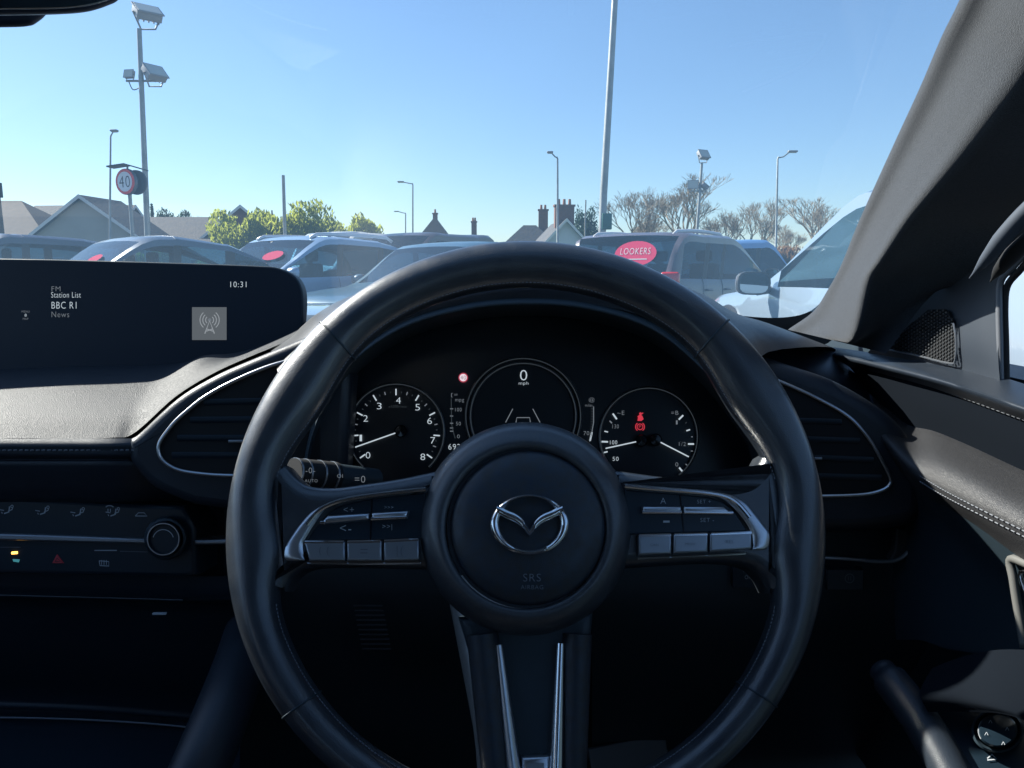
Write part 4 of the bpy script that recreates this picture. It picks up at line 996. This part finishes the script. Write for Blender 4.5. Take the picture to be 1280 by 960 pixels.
# tall bare post
g = MB(); x = at(750, 21); g.tube([Vector((x, 21, G0)), Vector((x+.06, 21, 3)), Vector((x+.32, 21, 9.2))], [.11, .10, .075], GALV, 12)
root = empty('lamp_column', (0, 0, 0)); tag(root, 'tall grey lamp column crossing the sky, with green box near its foot', 'lamp column'); g.build('post', root, smooth=60)
g = MB(); g.rbox((at(757, 21), 20.95, zt(277, 21)), (.26, .2, .42), mat('green_box', (.03, .13, .10), .5), .02); g.build('equipment_box', root)
for px, yt, Y, r, m, nm, lb, ct in ((7, 204, 27, .085, WOODP, 'telegraph_pole', 'weathered wooden pole beside the brown roofed house', 'pole'), (359, 219, 24, .055, GALV, 'metal_post', 'plain grey post rising from the green hedge', 'post'), (661+70, 250, 60, .06, GALV, 'metal_post', 'short thin post in front of the bushy evergreen', 'post')):
    g = MB(); x = at(px, Y); g.tube([Vector((x, Y, G0)), Vector((x - .02, Y, zt(yt, Y)*.6)), Vector((x - (.05 if px < 20 else 0), Y, zt(yt, Y)))], [r*1.15, r, r*.9], m, 10)
    if px == 7: g.rbox((x + .12, Y - .05, zt(238, Y)), (.10, .1, .5), BLKTRIM, .02)
    tag(g.build(nm, smooth=60, at=(x, Y, G0)), lb, ct)
# floodlight masts
def flood(root, c, az, el, s, big=True):
    R = Matrix.Rotation(az, 3, 'Z') @ Matrix.Rotation(el, 3, 'X')
    g = MB(); g.rbox(c, (s, s*.34, s*.78), HEADM, .05*s, R); g.box(Vector(c) + R @ Vector((0, -s*.19, 0)), (s*1.08, s*.05, s*.86), HEADM, R)
    for k in range(5): g.box(Vector(c) + R @ Vector((-.4*s + .2*s*k, s*.2, 0)), (.03*s, .1*s, .7*s), HEADM, R)
    fo = g.build('floodlight', root, smooth=30)
    g = MB(); g.box(Vector(c) + R @ Vector((0, -s*.222, 0)), (s*.95, s*.015, s*.72), LENS, R); g.build('lens', fo, smooth=0)
    g = MB(); q = Vector(c); b = Vector((c[0], c[1], c[2] - s*.62))
    g.tube([q + R @ Vector((-s*.56, 0, 0)), b + Vector((-s*.3, 0, 0)), b + Vector((s*.3, 0, 0)), q + R @ Vector((s*.56, 0, 0))], .022*s/.5, HEADM, 6); g.build('bracket', fo)
def mast(px, Y, ybase, label, lights, lean, r):
    x = at(px, Y); root = empty('floodlight_mast', (x, Y, G0)); tag(root, label, 'floodlight mast', 'floodlight masts')
    H = zt(lights[0][1], Y) - G0; S_ = Y/F; lean = P(lean, lights[0][1] + 20, Y).x - x
    g = MB(); g.tube([Vector((0, 0, 0)), Vector((lean*.4, 0, H*.4)), Vector((lean, 0, H - lights[0][2]*.6))], [r*1.15, r, r*.8], GALV, 12); g.build('post', root, smooth=60)
    zb = zt(lights[1][1], Y) - G0 - lights[1][2]*.62; lx_ = lambda i: P(lights[i][0], lights[i][1], Y).x - x
    g = MB(); g.tube([Vector((lx_(1) - .1, 0, zb)), Vector((lx_(2) + .1, 0, zb))], .03, GALV, 8)
    g.tube(cr([Vector((lean*zb/H - .32, 0, zb-.02)), Vector((lean*zb/H-.22, 0, zb - .22)), Vector((lean*zb/H, 0, zb - .15))], 5), .014, BLKTRIM, 6); g.build('crossbar', root)
    for lx, ly, s, az, el in lights:
        flood(root, (P(lx, ly, Y).x - x, 0, zt(ly, Y) - G0), az, el, s)
mast(185, 21, 290, 'tall floodlight mast with three lamps beside the 40 sign', [(184, 17, .62, .75, -.95), (162, 93, .26, -.2, -.3), (193, 92, .52, 1.0, -.75)], 174, .075)
mast(867, 42, 290, 'distant floodlight mast with three lamps in front of the bare trees', [(879, 194, .62, .5, -.6), (866, 231, .52, -.1, -.1), (881, 233, .5, 1.5, -.9)], 877, .085)
# the 40 sign: illuminated roundel, box, solar panel on a post
Y = 19; sx = P(158, 227, 19).x; SG = PL(Vector((sx, Y, zt(227, Y))), 0, radians(-22))
root = empty('speed_limit_sign', (sx, Y, G0)); tag(root, 'round speed sign reading 40 with a solar panel over it', 'road sign')
def loc_build(mb, nm, par):
    o = mb.build(nm); o.parent = par; o.matrix_parent_inverse = Matrix.Translation(par.location).inverted(); return o
g = MB(); g.tube([Vector((sx, Y+.12, G0)), Vector((sx, Y+.12, zt(214, Y)))], .045, GALV, 10); loc_build(g, 'post', root)
g = MB(); Rr_ = 15.6*Y/F
g.slab(SG, [(Rr_*cos(2*pi*k/40) - .04, Rr_*sin(2*pi*k/40)) for k in range(40)], -.09, 0, mat('sign_case', (.10, .12, .15), .5), .01, inpx=False)
g.slab(SG, [(Rr_*.97*cos(2*pi*k/40) - .04, Rr_*.97*sin(2*pi*k/40)) for k in range(40)], 0, .012, mat('sign_red', (.85, .05, .06), .4), .002, inpx=False)
g.slab(SG, [(Rr_*.76*cos(2*pi*k/40) - .04, Rr_*.76*sin(2*pi*k/40)) for k in range(40)], .01, .016, mat('sign_white', (.85, .86, .88), .4), .001, inpx=False)
vs, fs, gw, gh = glyphs('40'); k_ = Rr_*1.12/gw; g.add([SG.pt(v.x*k_ - .04, v.y*k_*1.15, .02) for v in vs], fs, BLKTRIM); loc_build(g, 'sign_face', root)
g = MB(); Rb = .26; c2 = SG.pt(.07, 0, -.20)
SG2 = PL(c2, 0, radians(-10)); g.slab(SG2, [(Rr_*.95*cos(2*pi*k/40), Rr_*.95*sin(2*pi*k/40)) for k in range(40)], -.05, 0, mat('sign_back', (.09, .09, .11), .5), .01, inpx=False); loc_build(g, 'sign_back', root)
g = MB(); p0 = Vector((sx, Y+.1, zt(206, Y)))
for s, dz in ((-1, -.06), (1, -.12)):
    a = p0 + Vector((0, 0, .0)); b = p0 + Vector((s*.42, 0, dz))
    g.add([a + Vector((0, -.18, 0)), b + Vector((0, -.18, 0)), b + Vector((0, .18, 0)), a + Vector((0, .18, 0)), a + Vector((0, -.18, .03)), b + Vector((0, -.18, .03)), b + Vector((0, .18, .03)), a + Vector((0, .18, .03))], [(0,1,2,3),(7,6,5,4),(0,4,5,1),(1,5,6,2),(2,6,7,3),(3,7,4,0)], BLKTRIM)
g.tube([Vector((sx, Y+.1, zt(214, Y))), p0], .025, GALV, 8); loc_build(g, 'solar_panel', root)

# ---- buildings
REND = mat('pale_render', (.40, .38, .35), .85, var=(.6, (.36, .34, .31))); WREND = mat('white_render', (.62, .64, .68), .8); TILE = mat('grey_roof_tiles', (.045, .05, .06), .8, bump=[('noise', 6, .5, .05)], var=(2, (.07, .065, .065)))
BTILE = mat('brown_roof_tiles', (.08, .06, .05), .8, var=(3, (.055, .045, .042))); BRICK = mat('red_brick', (.22, .10, .07), .85, var=(8, (.15, .08, .06))); WIN = mat('house_window', (.04, .05, .07), .1); FRM = mat('white_window_frame', (.7, .7, .7), .5); POT = mat('clay_pot', (.35, .16, .09), .8)
def house(name, label, px, Y, w, d, eave, ridge, yaw, wallm, roofm, chim=(), wins=(), gable=True, z0=G0):
    root = empty(name, ((at(px, Y), Y, z0)) if not gable else (at(px, Y) - sin(yaw)*d/2, Y + cos(yaw)*d/2, z0), yaw); tag(root, label, 'house')
    eave += .3; ridge += .3; chim = [(c0, c1, c2, c3+.3, c4+.3, c5) for c0, c1, c2, c3, c4, c5 in chim]
    g = MB(); a, b = w/2, d/2    # ridge runs along local y, gable faces -y
    if gable:
        V = [(-a,-b,0),(a,-b,0),(a,b,0),(-a,b,0),(-a,-b,eave),(a,-b,eave),(a,b,eave),(-a,b,eave),(0,-b,ridge-.1),(0,b,ridge-.1)]
        g.add(V, [(0,1,5,8,4),(1,2,6,5),(2,3,7,9,6),(3,0,4,7)], wallm); g.build('wall', root, smooth=0)
        g = MB(); o_ = .35; k = (ridge-eave)/a; ez = eave - o_*k
        V = [(-a-o_,-b-o_,ez),(0,-b-o_,ridge),(a+o_,-b-o_,ez),(-a-o_,b+o_,ez),(0,b+o_,ridge),(a+o_,b+o_,ez)]
        V += [(x, y, z-.18) for x, y, z in V]
        g.add(V, [(0,3,4,1),(1,4,5,2),(6,7,10,9),(7,8,11,10),(0,1,7,6),(1,2,8,7),(3,9,10,4),(4,10,11,5),(0,6,9,3),(2,5,11,8)], roofm); ro = g.build('roof', root, smooth=0)
        g = MB()
        for s in (-1, 1): g.add([(s*(a+o_), -b-o_-.03, ez-.2), (s*(a+o_), -b-o_-.03, ez+.03), (0, -b-o_-.03, ridge+.03), (0, -b-o_-.03, ridge-.22)], [(0,1,2,3)], FRM)
        g.build('barge_board', ro, smooth=0)
    else:
        V = [(-a,-b,0),(a,-b,0),(a,b,0),(-a,b,0),(-a,-b,eave),(a,-b,eave),(a,b,eave),(-a,b,eave)]
        g.add(V, [(0,1,5,4),(1,2,6,5),(2,3,7,6),(3,0,4,7)], wallm); g.build('wall', root, smooth=0)
        g = MB(); o_ = .4; q = min(a, b)
        rx = max(0, a - b); ry = max(0, b - a)
        V = [(-a-o_,-b-o_,eave-.1),(a+o_,-b-o_,eave-.1),(a+o_,b+o_,eave-.1),(-a-o_,b+o_,eave-.1),(-rx,-ry,ridge),(rx,ry if ry else 0,ridge)]
        if ry: g.add(V, [(0,1,4),(1,2,5,4),(2,3,5),(3,0,4,5),(3,2,1,0)], roofm)
        else: g.add(V, [(0,1,5,4),(1,2,5),(2,3,4,5),(3,0,4),(3,2,1,0)], roofm)
        ro = g.build('roof', root, smooth=0)
    for cx, cy, cw, z0_, z1_, n in chim:
        g = MB(); g.box((cx, cy, (z0_+z1_)/2), (cw, .6, z1_-z0_), BRICK); g.box((cx, cy, z1_+.06), (cw+.14, .74, .14), BRICK); co_ = g.build('chimney', ro, smooth=0)
        for k in range(n):
            g = MB(); xx = cx + (k-(n-1)/2)*cw/max(1, n)*.85; g.tube([Vector((xx, cy, z1_+.12)), Vector((xx, cy, z1_+.55))], [.13, .10], POT, 8)
            o = g.build('chimney_pot', ro); 
    for wx, wz, ww, wh in wins:
        g = MB(); g.box((wx, -b-.02, wz), (ww, .08, wh), FRM); fo = g.build('window', root, smooth=0)
        g = MB()
        for s in (-1, 1): g.box((wx + s*ww*.245, -b-.07, wz), (ww*.44, .04, wh*.86), WIN)
        g.build('pane', fo, smooth=0)
    return root
house('bungalow', 'pale rendered bungalow with wide plain gable behind the 40 sign', 110, 50, 8.0, 4, 2.75, 5.55, radians(-4), REND, TILE, wins=((-2.2, 1.4, 1.3, 1.1),))
house('house', 'long brown roofed house beside the wooden pole', -24, 58, 15, 8, 2.9, 5.9, 0, REND, BTILE, gable=False, wins=((-2, 1.5, 1.4, 1.1),))
house('house', 'low dark roofed house behind the dark conifer clump', 232, 62, 14, 9, 2.5, 5.0, 0, REND, TILE, gable=False, wins=((-2, 1.4, 1.4, 1.1), (3, 1.4, 1.4, 1.1)))
house('house', 'dark gabled house peeping over the hedge', 304, 60, 6, 7, 3.2, 5.75, radians(20), BRICK, TILE, wins=((0, 1.5, 1.3, 1.1),))
house('house', 'small hipped roof house with chimneys, far off above the steering wheel', 545, 90, 5, 6, 3.0, 6.9, 0, REND, BTILE, gable=False, chim=((0, 0, .5, 6.2, 7.2, 1),))
house('house', 'low long roofed house with one chimney beside the hipped house', 574, 92, 7, 6, 3.0, 4.95, 0, REND, BTILE, gable=False, chim=((1.8, 0, .6, 4.2, 6.4, 2),))
house('house', 'slate roofed house with twin pot chimney in front of the thin street lamp', 662, 75, 4.2, 3, 3.4, 5.1, 0, WREND, TILE, gable=False, chim=((1.3, .5, .9, 4.2, 6.5, 2),))
house('cottage', 'white gabled cottage with big brick chimney near the bushy evergreen', 707, 58, 4.0, 7, 2.5, 4.6, radians(6), WREND, TILE, chim=((0, -2.6, 1.45, 4.0, 5.55, 3),))
house('house', 'grey roofed house lying low behind the pale bungalow', 170, 64, 8, 8, 3.0, 6.1, radians(85), REND, TILE)

# ---- vegetation
BARK = mat('bare_twigs', (.34, .28, .20), .9, var=(1.5, (.42, .33, .22))); BARK2 = mat('trunk_bark', (.10, .085, .07), .9)
LEAF = mat('hedge_leaf', (.13, .20, .035), .7, var=(.8, (.24, .26, .05))); DLEAF = mat('dark_conifer_leaf', (.025, .055, .03), .8, var=(1.5, (.04, .075, .04))); ORNG = mat('copper_twigs', (.22, .12, .05), .9)
def bare_mesh(seed, H, spread, mt):
    rnd = random.Random(seed); tr = MB(); crn = MB()
    def grow(p, d, L_, r, lev):
        q = p + d*L_; mid = p.lerp(q, .5) + Vector((rnd.uniform(-1, 1), rnd.uniform(-1, 1), 0))*L_*.06
        (tr if lev < 2 else crn).tube([p, mid, q], [r, r*.85, r*.7], BARK2 if lev < 2 else mt, 5 if lev < 2 else 3, caps=False)
        if lev >= 7: return
        n = 3 if lev < 5 else 3
        for k in range(n):
            ax = Vector((rnd.uniform(-1, 1), rnd.uniform(-1, 1), rnd.uniform(-.3, .6))).normalized()
            nd = (d + ax*spread*rnd.uniform(.5, 1.05) + Vector((0, 0, .16))).normalized()
            grow(q if k else mid.lerp(q, .6), nd, L_*rnd.uniform(.64, .84), max(r*.60, .008), lev+1)
    grow(Vector((0, 0, 0)), Vector((0, 0, 1)), H*.24, H*.022, 0)
    return tr, crn
protos = []
for s_, mt in ((3, BARK), (11, BARK), (23, BARK)):
    tr, crn = bare_mesh(s_, 8.0, .75, mt); r_ = empty('bare_tree', (0, 0, 0)); tr.build('trunk', r_, smooth=60); crn.build('crown', r_, smooth=0); protos.append(r_)
def copy_tree(o):
    c = o.copy(); col.objects.link(c)
    for ch in o.children: k = ch.copy(); col.objects.link(k); k.parent = c
    return c
BT = [(790, 66, 1.02, 0, 'bare tree immediately beside the tall lamp column'), (852, 70, 1.28, 1, 'tallest bare tree, behind the distant floodlight mast'), (903, 72, .95, 2, 'bare tree between the distant floodlight mast and the next street lamp'),
      (942, 74, 1.0, 0, 'bare tree directly behind the street lamp over the silver car'), (1015, 70, 1.05, 1, 'bare tree over the bonnet of the silver car'), (1055, 74, .9, 2, 'bare tree seen through the glass of the silver car'), (822, 80, .95, 2, 'thin bare tree filling the gap near the tall lamp column'), (980, 80, .8, 1, 'small bare tree with coppery base near the silver car'),
      (30, 85, 1.15, 1, 'bare tree over the brown roof by the wooden pole'), (90, 100, .95, 2, 'faint bare tree over the ridge of the brown roof'), (252, 90, .95, 0, 'bare tree over the dark roof, first after the conifer clump'), (282, 92, .98, 2, 'bare tree over the dark roof, nearest the hedge'), (645, 110, .6, 0, 'tiny bare tree beside the slate roofed house')]
used = set()
for px, Y, s, pi_, lb in BT:
    o = protos[pi_] if pi_ not in used else copy_tree(protos[pi_]); used.add(pi_)
    o.location = (at(px, Y), Y, G0); o.scale = (s*1.35, s*1.35, s*1.05); o.rotation_euler = (0, 0, px*.37); tag(o, lb, 'tree', 'bare winter trees')
def leafmat(m, c, k=.5):
    nt = m.node_tree; b = nt.nodes['Principled BSDF']; out = nt.nodes['Material Output']
    tl = nt.nodes.new('ShaderNodeBsdfTranslucent'); tl.inputs['Color'].default_value = (*c, 1); mx = nt.nodes.new('ShaderNodeMixShader'); mx.inputs[0].default_value = k
    nt.links.new(b.outputs[0], mx.inputs[1]); nt.links.new(tl.outputs[0], mx.inputs[2]); nt.links.new(mx.outputs[0], out.inputs['Surface'])
leafmat(LEAF, (.36, .40, .07), .6); leafmat(DLEAF, (.05, .09, .04), .3); leafmat(BARK, (.30, .25, .18), .3); leafmat(ORNG, (.30, .17, .07), .4)
def leafy(name, label, cat, px, Y, w, d, h, m, n, leaf, shape='bush', seed=0, group=None, tr=True):
    rnd = random.Random(seed*7 + 5); root = empty(name, (at(px, Y), Y, G0)); tag(root, label, cat, group)
    g = MB(); vs = []; fs = []
    lobes = [(rnd.uniform(-.42, .42)*w, rnd.uniform(-.3, .3)*d, h*rnd.uniform(.2, .8), rnd.uniform(.24, .42)) for _ in range(20)]
    for k in range(n):
        if shape == 'cone':
            t_ = rnd.random()**.7; z = h*(1-t_)*.97 + .05*h; rr = w/2*t_*(.75+.25*sin(z*9/h*3))*sqrt(rnd.uniform(.3, 1)); a = rnd.uniform(0, 2*pi); c = Vector((rr*cos(a), rr*sin(a), z))
        else:
            lx, ly, lz, lr = rnd.choice(lobes); v = Vector((rnd.gauss(0, 1), rnd.gauss(0, 1), rnd.gauss(0, 1))).normalized() * rnd.uniform(.65, 1.0)
            c = Vector((lx + v.x*lr*w*.5, ly + v.y*lr*d*.8, max(.05, lz*.92 + v.z*lr*h*.55)))
            if rnd.random() < .18: c.z = rnd.uniform(.05, lz); 
        s = leaf*rnd.uniform(.6, 1.4); u = Vector((rnd.gauss(0, 1), rnd.gauss(0, 1), rnd.gauss(0, .6))).normalized(); v2 = u.orthogonal().normalized()
        if shape == 'bush': u = (u*.6 + Vector((0, 0, .8))).normalized(); v2 = u.orthogonal().normalized(); v2.rotate(Matrix.Rotation(rnd.uniform(0, 6.28), 3, u))
        o_ = len(vs); vs += [c - u*s, c + v2*s*.35, c + u*s, c - v2*s*.35]; fs.append((o_, o_+1, o_+2, o_+3))
    g.add(vs, fs, m); g.build('crown', root, smooth=0)
    g = MB(); g.tube([Vector((0, 0, 0)), Vector((.03, 0, h*.4)), Vector((0, .02, h*.8))], [.03*h, .02*h, .006*h], BARK2, 7)
    if shape == 'bush':
        for k in range(5): a = k*1.256; g.tube([Vector((0, 0, .1*h)), Vector((w*.25*cos(a), d*.25*sin(a), h*.6))], [.015*h, .005*h], BARK2, 5)
    g.build('trunk', root)
for i, (px, w, h, lb) in enumerate(((308, 2.7, 3.5, 'yellow-green shrub at the hedge end nearest the bungalow'), (343, 3.4, 4.2, 'tall leafy shrub in front of the plain grey post'), (383, 3.6, 4.0, 'leafy shrub behind the plain grey post'), (420, 3.2, 3.5, 'low leafy shrub above the steel blue car'), (450, 2.0, 3.5, 'darker leafy shrub ending the hedge by the cream van'))):
    leafy('shrub', lb, 'shrub', px, 28 + (i % 2)*1.5, w, 1.8, h, LEAF, 11000, .11, seed=i, group='leafy shrubs along the forecourt edge')
leafy('shrub', 'small yellow-green shrub at the foot of the 40 sign', 'shrub', 163, 30, 1.3, 1.2, 2.05, LEAF, 2500, .09, seed=9)
leafy('shrub', 'small pale green shrub between the mast and the dark conifer clump', 'shrub', 200, 44, 1.6, 1.5, 3.2, LEAF, 2500, .10, seed=10)
leafy('evergreen_tree', 'dark bushy evergreen between the cottage and the tall column', 'tree', 738, 62, 2.3, 2.3, 6.6, DLEAF, 5000, .15, seed=11)
leafy('conifer_tree', 'slim pointed conifer beside the floodlight mast', 'tree', 195, 72, 1.6, 1.6, 7.0, DLEAF, 3000, .16, shape='cone', seed=12)
leafy('evergreen_tree', 'dark evergreen clump over the low dark roofed house', 'tree', 222, 68, 3.6, 3.0, 6.9, DLEAF, 8000, .18, seed=13)
for i, (px, w, h) in enumerate(((880, 9, 2.6), (960, 7, 3.0), (1010, 8, 3.6), (1048, 6, 3.4), (812, 6, 2.2))):
    leafy('undergrowth_bush', ['coppery bush under the tallest bare tree', 'coppery bush behind the bright blue car', 'coppery bush above the silver car mirror', 'coppery bush behind the silver car roofline', 'coppery bush by the tall column foot'][i], 'bush', px, 60, w*.6, 2.4, h, ORNG, 5000, .16, seed=20+i, group='coppery winter bushes')

#@@END@@
# ================================================================== WORLD / LIGHT / CAMERA
SUN_AZ = radians(-62); SUN_EL = radians(37)
sd = Vector((sin(SUN_AZ)*cos(SUN_EL), cos(SUN_AZ)*cos(SUN_EL), sin(SUN_EL)))
L = bpy.data.lights.new('sun', 'SUN'); L.energy = 5.0; L.angle = radians(.53); L.color = (1, .95, .88)
lo = bpy.data.objects.new('sun', L); col.objects.link(lo); lo.rotation_euler = (-sd).to_track_quat('-Z', 'Y').to_euler(); lo.location = (0, 0, 30)
w = bpy.data.worlds.new('World'); sc.world = w; w.use_nodes = True
nt = w.node_tree; bg = nt.nodes['Background']; sk = nt.nodes.new('ShaderNodeTexSky')
sk.sky_type = 'NISHITA'; sk.sun_disc = False; sk.sun_elevation = SUN_EL; sk.sun_rotation = SUN_AZ % (2*pi)
sk.air_density = 1.0; sk.dust_density = 0.35; sk.ozone_density = 5.5; sk.altitude = 30
nt.links.new(sk.outputs[0], bg.inputs[0]); bg.inputs[1].default_value = .074
cam = bpy.data.cameras.new('camera'); co = bpy.data.objects.new('camera', cam); col.objects.link(co)
co.location = CAM; co.rotation_euler = (pi/2 - TH, 0, 0); cam.sensor_width = 36; cam.lens = 27.0; cam.clip_start = .02; cam.clip_end = 2000
sc.camera = co
sc.view_settings.view_transform = 'Standard'; sc.view_settings.look = 'None'; sc.view_settings.exposure = 1.2; sc.view_settings.gamma = 1
sc.cycles.max_bounces = 8; sc.cycles.transparent_max_bounces = 16; sc.cycles.use_denoising = True
sc.cycles.caustics_reflective = False; sc.cycles.caustics_refractive = False
